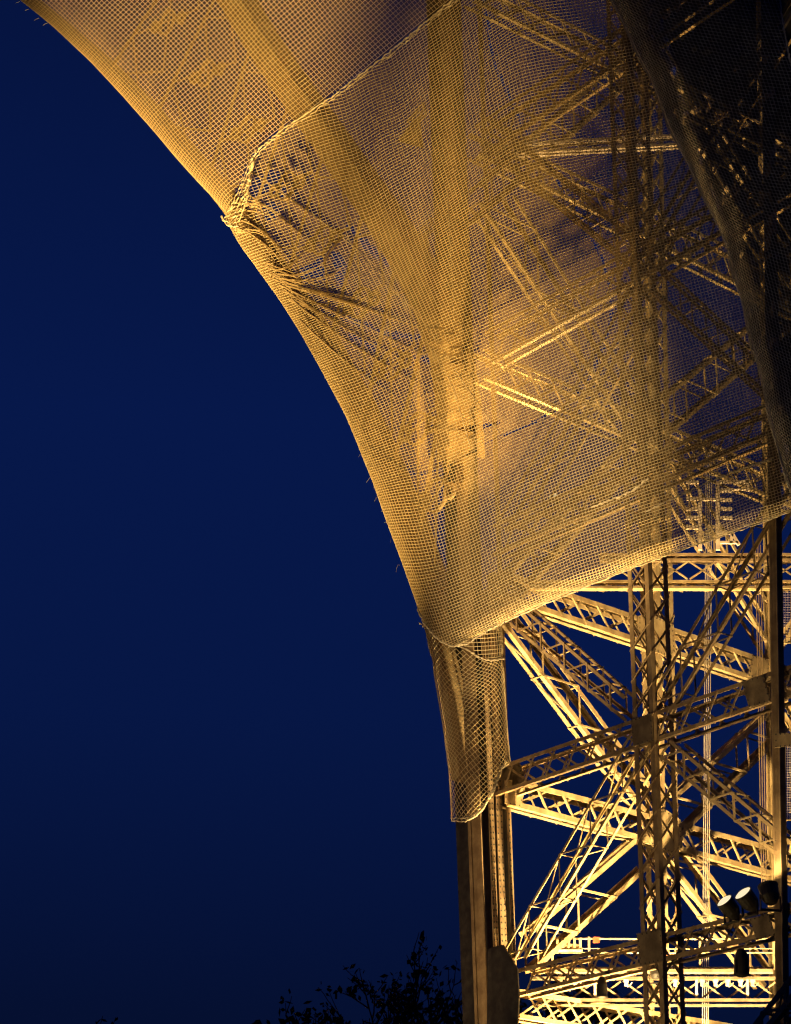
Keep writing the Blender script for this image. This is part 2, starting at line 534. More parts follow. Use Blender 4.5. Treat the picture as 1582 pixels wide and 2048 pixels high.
for (a, b, c, d) in (((1560, 1300), (1650, 1190), (1560, 1265), (1650, 1155)), ((1560, 1420), (1650, 1560), (1575, 1400), (1660, 1530)), ((1560, 1740), (1650, 1610), (1560, 1700), (1650, 1575))):
    box_girder(RIGHT, a, b, c, d, 0.5, 'x', 1.2, IRON, 0.15, 0.08)
gusset(kb0, BACK, [(1270, 812), (1300, 822), (1326, 842), (1326, 900), (1290, 884), (1268, 858)], -0.14, 0.03, IRON)

# --- corner columns
def plates(name, label, mat, cells, parent=leg):
    """upright plates given by two photo edges each on a plane offset"""
    m = MB(ORG)
    for (pl, off, e0, e1, t) in cells:
        a0, a1 = pl.p(*e0[0], off), pl.p(*e0[1], off)
        b0, b1 = pl.p(*e1[0], off), pl.p(*e1[1], off)
        m.plate([a0, b0, b1, a1], pl.n, t)
    return m.build(name, mat, parent, label=label)
def col_x(x, y): return x - 0.052 * (1640 - y) - 0.00001 * (1640 - y) ** 2 * (1 if y < 1640 else -1)
YB, YT = 2600, -60
def ln(x, top=YT, sl=None):
    def f(y): return x + (0.036 * (y - 1640) if sl is None else sl * (y - 1640))
    return ((f(YB), YB), (f(top), top))
colL = plates('corner_column', 'broad riveted corner column rising from the trees into the net', IRON_DULL, [
    (FRONT, 0.10, ln(937, 1180), ln(963, 1180), 0.05), (FRONT, -1.0, ln(938), ln(962), 0.05),
])
def sub_plate(pl, off, x0, x1, t, mat, riv=(), top=YT, name='flange_plate', label=None):
    m = MB(ORG)
    e0, e1 = ln(x0, top), ln(x1, top)
    P = [pl.p(*e0[0], off), pl.p(*e1[0], off), pl.p(*e1[1], off), pl.p(*e0[1], off)]
    m.plate(P, pl.n, t)
    o = m.build(name, mat, colL, label=label)
    if riv:
        rv = MB(ORG)
        for fx in riv:
            a, b = lerp(P[0], P[1], fx), lerp(P[3], P[2], fx)
            k = int((b - a).length / 0.24)
            for j in range(k): rv.rivet(lerp(a, b, j / k) + pl.n * (t + .001), pl.n, 0.042)
        rv.build('rivets', BLACK, o, kind='stuff')  # shade of the rivets put into their black colour
    return o
sub_plate(FRONT, -1.2, 913, 941, 0.05, BLACK, name='shade_painted_web', label='near black left side of the column')  # shade on this side put into the near black colour
sub_plate(FRONT, -0.45, 961, 981, 0.05, BLACK, name='shade_painted_recess')  # shade of the recess painted as near black
SIDE = Plane(FRONT.p(990, 1700, 0.0), UF, UB, -UF)       # inner side of the column, faces right
sub_plate(SIDE, 0.05, 977, 987, 0.05, IRON_DULL, riv=(0.25, 0.75), top=1180, label='pinkish riveted strip')
sub_plate(SIDE, -0.12, 985, 993, 0.04, BLACK, name='shade_painted_recess', top=1180)  # dark gap between strips painted, stands for shade
sub_plate(SIDE, 0.05, 992, 1004, 0.05, IRON_DULL, riv=(0.2, 0.8), top=1150)
sub_plate(SIDE, -0.12, 1003, 1015, 0.04, BLACK, name='shade_painted_recess', top=1180)  # dark gap between strips painted, stands for shade
sub_plate(SIDE, 0.12, 1013, 1021, 0.05, IRON_DULL, riv=(0.5,))
sub_plate(FRONT, 0.16, 938, 942, 0.03, IRON_DULL, top=1180, name='edge_strip')
m = MB(ORG).plate([FRONT.p(*q, 0.45) for q in ((985, 1895), (1008, 1890), (1037, 1938), (1040, 1995), (1034, 2120), (975, 2120), (978, 1900))], NF, 0.06)
m.build('base_gusset', BLACK, colL, label='dark gusset where the low beam meets the column')
# near and far columns at the right edge
nc = MB(ORG)
P = lambda x, y, o: FRONT.p(x, y, o)
def column_box(name, label, pl, off, x0, x1, depth, mat, sl):
    a0, a1 = pl.p(x0 + sl * (2300 - 1300), 2300, off), pl.p(x0 + sl * (-60 - 1300), -60, off)
    b0, b1 = pl.p(x1 + sl * (2300 - 1300), 2300, off), pl.p(x1 + sl * (-60 - 1300), -60, off)
    d = pl.away * depth
    m = MB(ORG)
    w = (b0 - a0).normalized()
    for (p0, p1, s1, s2) in ((a0, a1, w, pl.away), (b0, b1, -w, pl.away), (a0 + d, a1 + d, w, -pl.away), (b0 + d, b1 + d, -w, -pl.away)):
        m.angle(p0, p1, s1, s2, 0.16, 0.04)
    m.plate([lerp(a0, b0, .2), lerp(b0, a0, .2), lerp(b1, a1, .2), lerp(a1, b1, .2)], pl.away, 0.04)
    m.plate([a0 + d * .2, a0 + d * .8, a1 + d * .8, a1 + d * .2], w, 0.04)
    m.plate([b0 + d * .2, b0 + d * .8, b1 + d * .8, b1 + d * .2], -w, 0.04)
    return m.build(name, mat, leg, label=label)
ncol = column_box('corner_column', 'dark near corner column at the right edge', FRONT, 0.3, 1541, 1556, 0.3, IRON_DULL, 0.015)
fcol = column_box('corner_column', 'golden far corner column behind the near one', BACK, -0.1, 1539, 1552, 0.3, IRON, 0.014)
gusset(ncol, FRONT, [(1549, 1468), (1640, 1462), (1640, 1486), (1549, 1496)], 0.42, 0.04, IRON)
# dark raking girder in the low right corner
box_girder(FRONT, (1480, 2080), (1620, 1900), (1510, 2090), (1650, 1920), 0.8, 'zig', 1, IRON_DULL, 0.2, 0.1, off=2.5, label='black raking girder in the low right corner')
# level cross trusses inside the leg
h1, _ = box_girder(MID, (1060, 1177), (1640, 1177), (1060, 1160), (1640, 1160), 0.3, 'x', 1.15, IRON, 0.12, 0.05, label='level truss chord lit from below')
h2, _ = box_girder(MID, (1200, 1122), (1640, 1122), (1200, 1106), (1640, 1106), 0.3, 'x', 1.15, IRON_DULL, 0.12, 0.05)
mm = MB(ORG)
for i in range(9):
    x = 1215 + 55 * i
    for (p, q) in (((x, 1124), (x + 50, 1158)), ((x + 50, 1124), (x, 1158))):
        a, b = MID.p(*p), MID.p(*q)
        lattice_bar(a, b, Vector((0, 1, 0)).cross((b - a).normalized()), 0.07, 0.06, h1, ORG, IRON, mm)
if mm.f: mm.build('rear_lacing', IRON, h1, kind='stuff')
hb, _ = box_girder(MID, (1008, 308), (1362, 290), (1002, 286), (1355, 267), 0.4, 'x', 1.3, STEEL, 0.13, 0.05, label='pale pinkish boom truss behind the net', slant=(1.0, 1.0))

# ------------------------------------------------------------------ low service gantry (level tubes, chords, clips)
GP = cross_plane(95.0)
gan = thing('service_gantry', 'level service gantry of golden tube and bright twin rails low inside the leg', 'gantry', GP.p(1300, 2010))
GO = gan.location.copy()
def gtube(x0, x1, y, r, name, mat, pl=GP, n=8, y1=None):
    return MB(GO).tube([pl.p(x0, y), pl.p(x1, y if y1 is None else y1)], r, n).build(name, mat, gan)
gtube(1075, 1545, 1942, 0.17, 'main_tube', IRON_DARK)
def gbar(x0, x1, y, w, t, name, mat):
    return MB(GO).bar(GP.p(x0, y), GP.p(x1, y), ZUP, w, t).build(name, mat, gan)
gbar(1060, 1550, 1957, 0.10, 0.3, 'rail', IRON_DARK)
gbar(1075, 1550, 2001, 0.11, 0.3, 'rail', IRON_DARK)
gbar(1075, 1550, 2011, 0.06, 0.3, 'rail', IRON_DARK)
for x in (1190, 1290, 1393, 1495):
    MB(GO).bar(GP.p(x, 1957), GP.p(x, 2000), Vector((1, 0, 0)), 0.1, 0.1).build('upright', STEEL, gan)
gx = MB(GO)
for i in range(9):
    x = 1090 + 52 * i
    for k, (p, q) in enumerate((((x, 1962), (x + 48, 1997)), ((x + 48, 1962), (x, 1997)))):
        MB(GO).bar(GP.p(*p), GP.p(*q), Vector((0, 0, 1)), 0.07, 0.03).build('brace', IRON_DULL, gan).location.y += 0.1 * k
for x in (1120, 1150, 1252, 1350, 1404, 1431, 1455, 1481, 1505):
    c = MB(GO)
    c.bar(GP.p(x, 1951), GP.p(x, 1972), Vector((1, 0, 0)), 0.13, 0.13)
    c.bar(GP.p(x - 5, 1960), GP.p(x + 5, 1960), ZUP, 0.16, 0.17)
    c.tube([GP.p(x, 1970), GP.p(x + 3, 1974), GP.p(x + 8, 1971), GP.p(x + 12, 1965)], 0.02, 5)
    c.build('clip', STEEL, gan)
hand = thing('handrail', 'three thin level guard rails strung across the leg above the gantry', 'railing', GP.p(1300, 1905))
HO = hand.location.copy()
for (x0, x1, y, r) in ((1100, 1560, 1877, 0.04), (1150, 1570, 1897, 0.02), (1090, 1570, 1905, 0.035)):
    MB(HO).tube([GP.p(x0, y), GP.p((x0 + x1) / 2, y + 1), GP.p(x1, y)], r, 6).build('rail', IRON, hand)
for x in (1105, 1178, 1400, 1547):
    MB(HO).bar(GP.p(x, 1874), GP.p(x, 1940), Vector((1, 0, 0)), 0.09, 0.06).build('stanchion', IRON, hand)
sg = MB(GP.p(1193, 1880, 0.1)).plate([GP.p(*q, 0.1) for q in ((1186, 1886), (1199, 1886), (1199, 1874), (1186, 1874))], Vector((0, -1, 0)), 0.04).build('sign_board', REDP)
sg.location = GP.p(1193, 1880, 0.1)
tag(sg, 'small red sign board hung on the top guard rail', 'sign')
bq = thing('barrier_panel', 'yellow slotted barrier panel beside the red sign', 'barrier', GP.p(1135, 1900, 0.3))
BO = bq.location.copy()
for i in range(5):
    x = 1112 + 11.5 * i
    MB(BO).plate([GP.p(*q, 0.3) for q in ((x, 1896), (x + 5, 1896), (x + 5, 1876), (x, 1876))], Vector((0, -1, 0)), 0.05).build('slat', IRON, bq)
MB(BO).plate([GP.p(*q, 0.26) for q in ((1110, 1902), (1163, 1902), (1163, 1888), (1110, 1888))], Vector((0, -1, 0)), 0.03).build('back_board', IRON_DULL, bq)
MB(BO).bar(GP.p(1108, 1901, .34), GP.p(1165, 1901, .34), ZUP, 0.08, 0.05).build('bottom_rail', STEEL, bq)

# cable rack seen through the net
RP = cross_plane(91.5)
rk = thing('cable_rack', 'pale pinkish comb shaped cable rack behind the lower net hem', 'cable rack', RP.p(1420, 1100))
KO = rk.location.copy()
def rbar(p, q, w, name):
    a, b = RP.p(*p), RP.p(*q)
    side = (b - a).normalized().cross(Vector((0, 1, 0)))
    MB(KO).bar(a, b, side, w, 0.12).build(name, STEEL, rk)
rbar((1400, 980), (1400, 1100), 0.16, 'stem')
rbar((1435, 964), (1436, 1100), 0.16, 'stem')
for y in (998, 1018, 1036, 1055): rbar((1372, y), (1396, y), 0.15, 'tooth')
for y in (982, 1000, 1018, 1036): rbar((1440, y), (1464, y), 0.13, 'tooth')
rbar((1438, 964), (1500, 964), 0.13, 'arm')
rbar((1440, 979), (1494, 979), 0.05, 'arm')
rbar((1373, 965), (1398, 965), 0.12, 'tooth')
rbar((1495, 960), (1495, 982), 0.14, 'bracket')
rbar((1404, 999), (1432, 999), 0.1, 'tie')
rbar((1440, 1066), (1462, 1066), 0.12, 'arm')
rbar((1462, 1064), (1478, 1090), 0.13, 'strut')
rbar((1464, 1064), (1462, 1088), 0.12, 'strut')
rbar((1440, 1085), (1476, 1085), 0.1, 'arm')

# lift cables
for i, (x0, x1, y0, y1, Y) in enumerate(((1412.5, 1404, 900, 2160, 96), (1416, 1408, 900, 2160, 96), (1419.5, 1412, 900, 2160, 96), (1424, 1415.5, 900, 2160, 96),
                                        (1511, 1524, 1090, 1790, 90), (1516, 1528.5, 1090, 1790, 90), (1521, 1533, 1090, 1790, 90))):
    pl = cross_plane(Y)
    o = MB(pl.p(x1, y1)).tube([pl.p(x1, y1), pl.p(x0, y0)], 0.019 if i < 4 else 0.022, 5).build('lift_cable', CABLE if i < 4 else IRON_DULL)
    o.location = pl.p(x1, y1)
    tag(o, ('first', 'second', 'third', 'fourth')[i] + ' from the left of four pale thin lift cables' if i < 4 else ('left', 'middle', 'right')[i - 4] + ' one of three brown lift cables by the right column', 'cable', 'lift cables hanging inside the leg')

# wire guard panels at the right edge
for (x0, x1, y0, y1, lab) in ((1561, 1600, 1180, 1285, 'wire mesh guard panel right of the near column, upper one'), (1570, 1605, 1480, 1640, 'wire mesh guard panel right of the near column, lower one')):
    pl = cross_plane(88)
    gp = thing('guard_panel', lab, 'guard panel', pl.p((x0 + x1) / 2, y1), 'wire guard panels at the right edge')
    go = gp.location.copy()
    m = MB(go)
    y = y0
    while y < y1:
        m.tube([pl.p(x0, y), pl.p(x1, y)], 0.012, 4); y += 5
    x = x0
    while x < x1:
        m.tube([pl.p(x, y0), pl.p(x, y1)], 0.012, 4); x += 5
    m.build('wire_mesh', STEEL, gp)
    f = MB(go)
    f.bar(pl.p(x0, y0), pl.p(x0, y1), Vector((1, 0, 0)), 0.06, 0.06)
    f.bar(pl.p(x0, y0), pl.p(x1, y0), ZUP, 0.06, 0.06)
    f.bar(pl.p(x0, y1), pl.p(x1, y1), ZUP, 0.06, 0.06)
    f.build('frame', IRON, gp)

# ------------------------------------------------------------------ flood lamps
SODIUM = (1.0, 0.68, 0.27)
AMBER = (1.0, 0.615, 0.175)
def spot(parent, loc, target, power, size, blend=0.4, color=SODIUM, radius=0.25):
    d = bpy.data.lights.new('lamp_light', 'SPOT')
    d.energy = power
    d.color = color
    d.spot_size = R(size)
    d.spot_blend = blend
    d.shadow_soft_size = radius
    o = bpy.data.objects.new('lamp_light', d)
    COL.objects.link(o)
    o.parent = parent
    v = (target - loc)
    o.rotation_euler = v.to_track_quat('-Z', 'Y').to_euler()
    o.location = loc - parent.location
    return o
def flood(loc, target, r, length, label, power=0, size=100, lit=True, group=None, color=SODIUM, blend=.4):
    t = thing('floodlight', label, 'floodlight', loc, group)
    v = (target - loc).normalized()
    a, b = MB().frame(Vector((0, 0, 0)), v, ZUP)
    prof = [(-0.5, .35), (-0.42, .62), (-0.1, .95), (0.5, 1.0), (0.53, 1.06), (0.6, 1.06), (0.6, 0.96)]
    m = MB()
    n = 18
    for (x, rr) in prof:
        for q in range(n):
            g = 2 * math.pi * q / n
            m.v.append(v * (x * length) + (a * math.cos(g) + b * math.sin(g)) * rr * r)
    for i in range(len(prof) - 1):
        for q in range(n):
            w = (q + 1) % n
            m.f.append((i * n + q, i * n + w, (i + 1) * n + w, (i + 1) * n + q))
    m.f.append(tuple(range(n))[::-1])
    m.build('housing', BLACK, t)
    le = MB()
    for (x, rr) in ((0.575, 0.95), (0.63, 0.7), (0.66, 0.35)):
        for q in range(n):
            g = 2 * math.pi * q / n
            le.v.append(v * (x * length) + (a * math.cos(g) + b * math.sin(g)) * rr * r)
    for i in range(2):
        for q in range(n):
            w = (q + 1) % n
            le.f.append((i * n + q, i * n + w, (i + 1) * n + w, (i + 1) * n + q))
    le.f.append(tuple(2 * n + q for q in range(n)))
    le.build('lens', LENS if lit else BLACK, t)
    br = MB()
    side = v.cross(ZUP).normalized()
    for s in (-1, 1): br.bar(side * s * r * 1.12, side * s * r * 1.12 - ZUP * r * 1.5, v, r * .25, r * .08)
    br.bar(side * -r * 1.12 - ZUP * r * 1.5, side * r * 1.12 - ZUP * r * 1.5, v, r * .25, r * .1)
    br.build('bracket', BLACK, t)
    if power: spot(t, loc + v * (length * .75), target, power, size, blend, color)
    return t
aimA = BACK.p(1300, 1560); aimB = BACK.p(1180, 1420)
LD = Vector((-0.60, -0.42, 0.68))
flood(FRONT.p(1462, 1819, 0.2), FRONT.p(1462, 1819, 0.2) + LD * 9, 0.31, 0.7, 'lit floodlight on the low front beam, lowest of three in a row', 4500, 120, group='floodlights on the low front beam')
flood(FRONT.p(1499, 1804, 0.2), FRONT.p(1499, 1804, 0.2) + LD * 9, 0.33, 0.7, 'lit floodlight on the low front beam, middle of three in a row', 4500, 120, group='floodlights on the low front beam')
flood(FRONT.p(1540, 1791, 1.1), FRONT.p(1540, 1791, 1.1) + Vector((-.1, .3, .95)) * 9, 0.34, 0.65, 'tilted dark floodlight at the upper end of the row of three', 900, 120, lit=True, group='floodlights on the low front beam')
flood(FRONT.p(1483, 1922, 0.3), FRONT.p(1486, 2200, 0.3), 0.27, 0.85, 'dark drum floodlight hanging under the low front beam near right column', 0, lit=False)
flood(FRONT.p(1204, 1972, 0.3), FRONT.p(1206, 2200, 0.3), 0.20, 0.7, 'dark drum floodlight hanging under the low front beam near the corner column', 0, lit=False)
flood(GP.p(1311, 1950, 0.6), BACK.p(1260, 1300), 0.22, 0.35, 'glaring lit floodlight on the gantry tube behind the lattice post', 1500, 150)
flood(GP.p(1090, 2003, 0.3), BACK.p(1200, 1500), 0.2, 0.35, 'bright lamp on the left end of the twin rails', 400, 150)
# floods below the picture, standing on the ground and on the low platform; some are added fill
def gpos(a, b): q = L0 + UF * a + NF * b; return Vector((q.x, q.y, 0.7))
flood(MID.p(1130, 2760), FRONT.p(1120, 1020, .8), 0.4, 0.8, 'floodlight low inside the leg aimed up behind the net', 150000, 40, color=AMBER)
flood(FRONT.p(1420, 2700, -1.5), BACK.p(1300, 1450), 0.4, 0.8, 'floodlight low inside the leg aimed at the rear lattice', 250000, 60, blend=.9)
flood(FRONT.p(1110, 1000, -5.0), FRONT.p(955, 745, 1.3), 0.2, 0.4, 'small floodlight inside the leg under the gauze hem, aimed at the cloth', 22000, 105, color=AMBER)
flood(gpos(-19, -1.2), FRONT.p(300, 110, -0.6), 0.45, 0.8, 'ground floodlight under the arch aimed up at the arch soffit', 260000, 42, color=AMBER)
flood(gpos(-26, 42.0), FRONT.p(760, 750, 1.5), 0.45, 0.8, 'ground floodlight far left of the leg aimed at the great net', 560000, 20.5, color=AMBER, blend=.9)
flood(gpos(4, 44.0), FRONT.p(1080, 1040, 1.5), 0.45, 0.8, 'unseen ground lamp added in front to brighten the net hem', 300000, 18, color=(1.0, 0.68, 0.28), blend=.9)  # added lamp, brightens the hem from the front
flood(gpos(-34, 36.0), FRONT.p(370, 160, 1.5), 0.45, 0.8, 'ground floodlight left of the arch aimed up at the upper net', 1450000, 30, color=AMBER, blend=.9)
flood(gpos(6, 22.0), FRONT.p(1080, 1650, 0.0), 0.45, 0.8, 'unseen fill lamp added before the leg, aimed at the column foot', 13000, 60)  # added front fill for the column foot and front lattice
flood(Vector((16.0, 26.0, 0.7)), FRONT.p(1450, 430, 4.0), 0.4, 0.8, 'unseen lamp added as ambient city light on the dark right net', 13000, 13, color=(1.0, 0.82, 0.62))  # added lamp, stands in for general city light on the net

flood(gpos(-9, 13.0), FRONT.p(948, 1740, 0.1), 0.35, 0.6, 'small ground floodlight left of the column foot', 16000, 26, blend=.8, color=(1.0, 0.62, 0.26))
# ------------------------------------------------------------------ curves of the arch and the nets (photo pixels)
def poly(pts, k=400):
    P = np.array(pts, float)
    d = np.r_[0, np.cumsum(np.hypot(*np.diff(P, axis=0).T))]
    s = np.linspace(0, d[-1], k)
    q = np.c_[np.interp(s, d, P[:, 0]), np.interp(s, d, P[:, 1])]
    w = max(3, k // 25) | 1                            # smooth out the corners
    ker = np.hanning(w + 2)[1:-1]; ker /= ker.sum()
    h = w // 2
    pad = np.r_[q[0] + (q[:1] - q[1:h + 1][::-1]), q, q[-1] + (q[-1:] - q[-h - 1:-1][::-1])]
    return np.c_[np.convolve(pad[:, 0], ker, 'valid'), np.convolve(pad[:, 1], ker, 'valid')]
SIL_M = [(200, -90), (262, 20), (330, 160), (395, 320), (452, 437), (480, 490), (520, 545), (560, 600), (600, 662), (640, 735), (690, 830), (720, 905), (750, 975), (780, 1060), (802, 1124), (818, 1170), (834, 1212), (852, 1256), (872, 1310), (905, 1400)]
SIL_U = [(-130, -140), (-40, -66), (40, 0), (110, 58), (180, 122), (245, 190), (300, 253), (350, 313), (400, 370), (440, 414), (470, 447), (520, 500)]
HEM = [(700, 1310), (832, 1312), (880, 1304), (930, 1285), (1010, 1241), (1150, 1181), (1300, 1121), (1400, 1086), (1530, 1041), (1640, 1000)]
ARCH_IN = [(-90, -110), (50, 0), (185, 118), (305, 250), (405, 368), (462, 440), (525, 545), (565, 600), (605, 662), (645, 735), (695, 830), (725, 905), (755, 975), (785, 1060), (820, 1160), (850, 1250), (880, 1380), (905, 1560)]
ARCH_OUT = [(400, -130), (470, -20), (520, 62), (580, 150), (640, 232), (700, 318), (760, 402), (815, 492), (862, 585), (895, 680), (910, 780), (918, 900)]

# ------------------------------------------------------------------ the arch
AO = FRONT.p(905, 1560)
arch = thing('decorative_arch', 'curved iron arch with ringed lattice sweeping up to the left under the net', 'arch', AO)
def curved_plate(pts, off, depth, t, name, mat, k=60, y_shift=0, label=None):
    c = poly(pts, k)
    m = MB(AO)
    fr = [FRONT.p(x, y, off) for x, y in c]
    for i, p in enumerate(fr):
        q = fr[min(i + 1, k - 1)] - fr[max(i - 1, 0)]
        nn = q.normalized().cross(NF).normalized()
        for (a, b) in ((0, 0), (depth, 0), (depth, t), (0, t)): m.v.append(p - NF * a + nn * b - AO)
    for i in range(k - 1):
        for j in range(4):
            l = (j + 1) % 4
            m.f.append((i * 4 + j, i * 4 + l, i * 4 + 4 + l, i * 4 + 4 + j))
    return m.build(name, mat, arch, label=label)
def rim_face(pts, off, width, t, name, mat, k=60):       # flat band in the face of the arch
    c = poly(pts, k)
    m = MB(AO)
    fr = [FRONT.p(x, y, off) for x, y in c]
    for i, p in enumerate(fr):
        q = fr[min(i + 1, k - 1)] - fr[max(i - 1, 0)]
        nn = q.normalized().cross(NF).normalized()
        if nn.x < 0: nn = -nn
        for (a, b) in ((0, 0), (0, width), (t, width), (t, 0)): m.v.append(p - NF * a + nn * b - AO)
    for i in range(k - 1):
        for j in range(4):
            l = (j + 1) % 4
            m.f.append((i * 4 + j, i * 4 + l, i * 4 + 4 + l, i * 4 + 4 + j))
    return m.build(name, mat, arch)
curved_plate(ARCH_IN, 0.3, 2.5, 0.06, 'soffit_plate', IRON)
rim_face(ARCH_IN, 0.33, 0.45, 0.05, 'inner_rim', IRON)
rim_face(ARCH_IN, -2.2, 0.45, 0.05, 'inner_rim', IRON)
curved_plate(ARCH_OUT, 0.3, 1.5, 0.06, 'outer_flange', IRON)
rim_face(ARCH_OUT, 0.75, -1.35, 0.05, 'outer_rim', IRON)
ci, co = poly(ARCH_IN, 61), poly(ARCH_OUT, 61)
def ring(cx, cy, r, off, name='ring', turns=1.0):
    pl = FRONT
    c = pl.p(cx, cy, off)
    m = MB(AO)
    pts = []
    for i in range(25):
        g = 2 * math.pi * turns * i / 24
        rr = r * (1 if turns == 1 else 1 - 0.3 * i / 24)
        pts.append(c + UF * math.cos(g) * rr + ZUP * math.sin(g) * rr)
    for i in range(24): m.bar(pts[i], pts[i + 1], NF, 0.18, 0.09)
    return m.build(name, IRON, arch)
_ar = random.Random(9)
for i in range(2, 11):
    f = lambda k: (ci[min(60, int((0.05 + 0.075 * k) * 60))], co[max(0, min(60, int((-.235 + 0.108 * k) * 60)))])
    (a, b), (a2, b2) = f(i), f(i + .86)
    am, bm = a * .72 + b * .28, a * .28 + b * .72
    am2, bm2 = a2 * .72 + b2 * .28, a2 * .28 + b2 * .72
    for (p, q, w) in ((a, b, .26), (am, bm2, .09), (am2, bm, .09), (a, am2, .09), (a2, am, .09), (bm, b2, .09), (b, bm2, .09)):
        A_, B_ = FRONT.p(*p, -.4), FRONT.p(*q, -.4)
        MB(AO).bar(A_, B_, NF.cross((B_ - A_).normalized()), w, 0.05).build('brace', IRON, arch)
    mx, my = (a + b + a2 + b2) / 4
    ring(mx, my, 0.75, -0.3)
    ring(mx + 28, my - 8, 0.38, -0.35, 'scroll', 1.6)
    ring(mx - 24, my + 10, 0.38, -0.35, 'scroll', 1.6)
for (x, y) in ((835, 205), (850, 435)):                    # ties from the arch to the column: lattice above a plate
    pl = FRONT
    MB(AO).plate([pl.p(*q, -0.6) for q in ((x - 38, y + 78), (x - 18, y + 50), (x + 5, y + 25), (x + 12, y + 92))], NF, 0.05).build('tie_plate', IRON, arch)
    m = MB(AO)
    for (p, q) in (((x - 22, y + 40), (x + 12, y)), ((x - 5, y + 52), (x + 18, y + 22)), ((x - 18, y + 32), (x + 2, y + 44)), ((x - 2, y + 18), (x + 15, y + 28)), ((x - 15, y + 50), (x, y + 14)), ((x, y + 50), (x + 12, y + 8)), ((x - 20, y + 38), (x - 5, y + 53)), ((x + 12, y), (x + 18, y + 22))):
        A_, B_ = pl.p(*p, -0.6), pl.p(*q, -0.6)
        m.bar(A_, B_, NF.cross((B_ - A_).normalized()), 0.08, 0.04)
    m.build('tie_lattice', IRON, arch)

# ------------------------------------------------------------------ nets
PXM = 0.0212                                             # metres per photo pixel at the leg
def wrap(a, Rr):
    a = np.asarray(a, float)
    ph = np.minimum(a / Rr, math.pi / 2)
    x = np.where(a < Rr * math.pi / 2, Rr * (1 - np.cos(ph)), Rr + (a - Rr * math.pi / 2))
    back = Rr * (1 - np.sin(ph))
    return x, back
def unproject(X, Y, OFF, plane=FRONT):
    a, b = X - CX, CY - Y
    D = np.stack([a, CP * FPX - SP * b, SP * FPX + CP * b], -1)
    n = np.array(plane.n); q = np.array(plane.q); c = np.array(CAM)
    t = (n @ (q - c) + OFF) / (D @ n)
    return c + D * t[..., None]
def mesh_np(name, V, F):
    me = bpy.data.meshes.new(name)
    me.vertices.add(len(V)); me.vertices.foreach_set('co', V.astype(np.float32).ravel())
    k = F.shape[1]
    me.loops.add(F.size); me.loops.foreach_set('vertex_index', F.astype(np.int32).ravel())
    me.polygons.add(len(F)); me.polygons.foreach_set('loop_start', np.arange(0, F.size, k, dtype=np.int32))
    me.update(calc_edges=True)
    me.validate()
    return me
def threads(P, mask, r, org, nrm):
    """square section threads along both directions of the grid P where mask holds"""
    VV, FF, base = [], [], 0
    for axis in (0, 1):
        Q = P if axis == 1 else P.transpose(1, 0, 2)
        M = mask if axis == 1 else mask.T
        T = np.gradient(Q, axis=1)
        T /= np.linalg.norm(T, axis=2, keepdims=True) + 1e-9
        N = np.broadcast_to(nrm, Q.shape)
        B = np.cross(T, N); B /= np.linalg.norm(B, axis=2, keepdims=True) + 1e-9
        N2 = np.cross(B, T)
        rings = []
        for g in (0, 2 * math.pi / 3, 4 * math.pi / 3):
            rings.append(Q + (B * math.cos(g) + N2 * math.sin(g)) * r)
        V = np.stack(rings, 2).reshape(-1, 3)
        nj, ni = M.shape
        idx = (np.arange(nj * ni).reshape(nj, ni) * 3)
        ok = M[:, :-1] & M[:, 1:]
        a, b = idx[:, :-1][ok], idx[:, 1:][ok]
        for q in range(3):
            w = (q + 1) % 3
            FF.append(np.stack([a + q, a + w, b + w, b + q], -1) + base)
        VV.append(V); base += len(V)
    V = np.concatenate(VV) - np.array(org); F = np.concatenate(FF)
    used = np.zeros(len(V), bool); used[F.ravel()] = True
    remap = np.cumsum(used) - 1
    return V[used], remap[F]
def inside(X, Y, pts):
    pts = np.array(pts, float)
    c = np.zeros(X.shape, bool)
    j = len(pts) - 1
    for i in range(len(pts)):
        xi, yi, xj, yj = *pts[i], *pts[j]
        cond = ((yi > Y) != (yj > Y)) & (X < (xj - xi) * (Y - yi) / (yj - yi + 1e-12) + xi)
        c ^= cond
        j = i
    return c
def noise2(X, Y, sc, seed, n=7):
    r = np.random.default_rng(seed)
    o = np.zeros(np.shape(X))
    for _ in range(n):
        k = r.normal(size=2) / sc
        o = o + np.sin(k[0] * X + k[1] * Y + r.uniform(0, 6.28))
    return o / n ** .5
def rope(pts, off, r, name, parent, org, k=90, wob=1.2, plane=FRONT):
    c = poly(pts, k)
    P = [plane.p(x + random.uniform(-wob, wob), y + random.uniform(-wob, wob), off(x, y) if callable(off) else off) for x, y in c]
    return MB(org).tube(P, [r * random.uniform(.55, 1.5) for _ in P], 6).build(name, ROPE, parent)
NFa = np.array(NF)
SEAM = [(448, 438), (462, 415), (482, 372), (500, 325), (518, 298), (560, 262), (605, 233), (660, 196), (720, 150), (775, 108), (830, 62), (870, 28), (905, 0), (980, -60)]
silM = poly(SIL_M, 500); oM = np.argsort(silM[:, 1])
def sil_m(y): return np.interp(y, silM[oM, 1], silM[oM, 0])
hemc = poly(HEM, 400)
def hem(x): return np.interp(x, hemc[:, 0], hemc[:, 1])

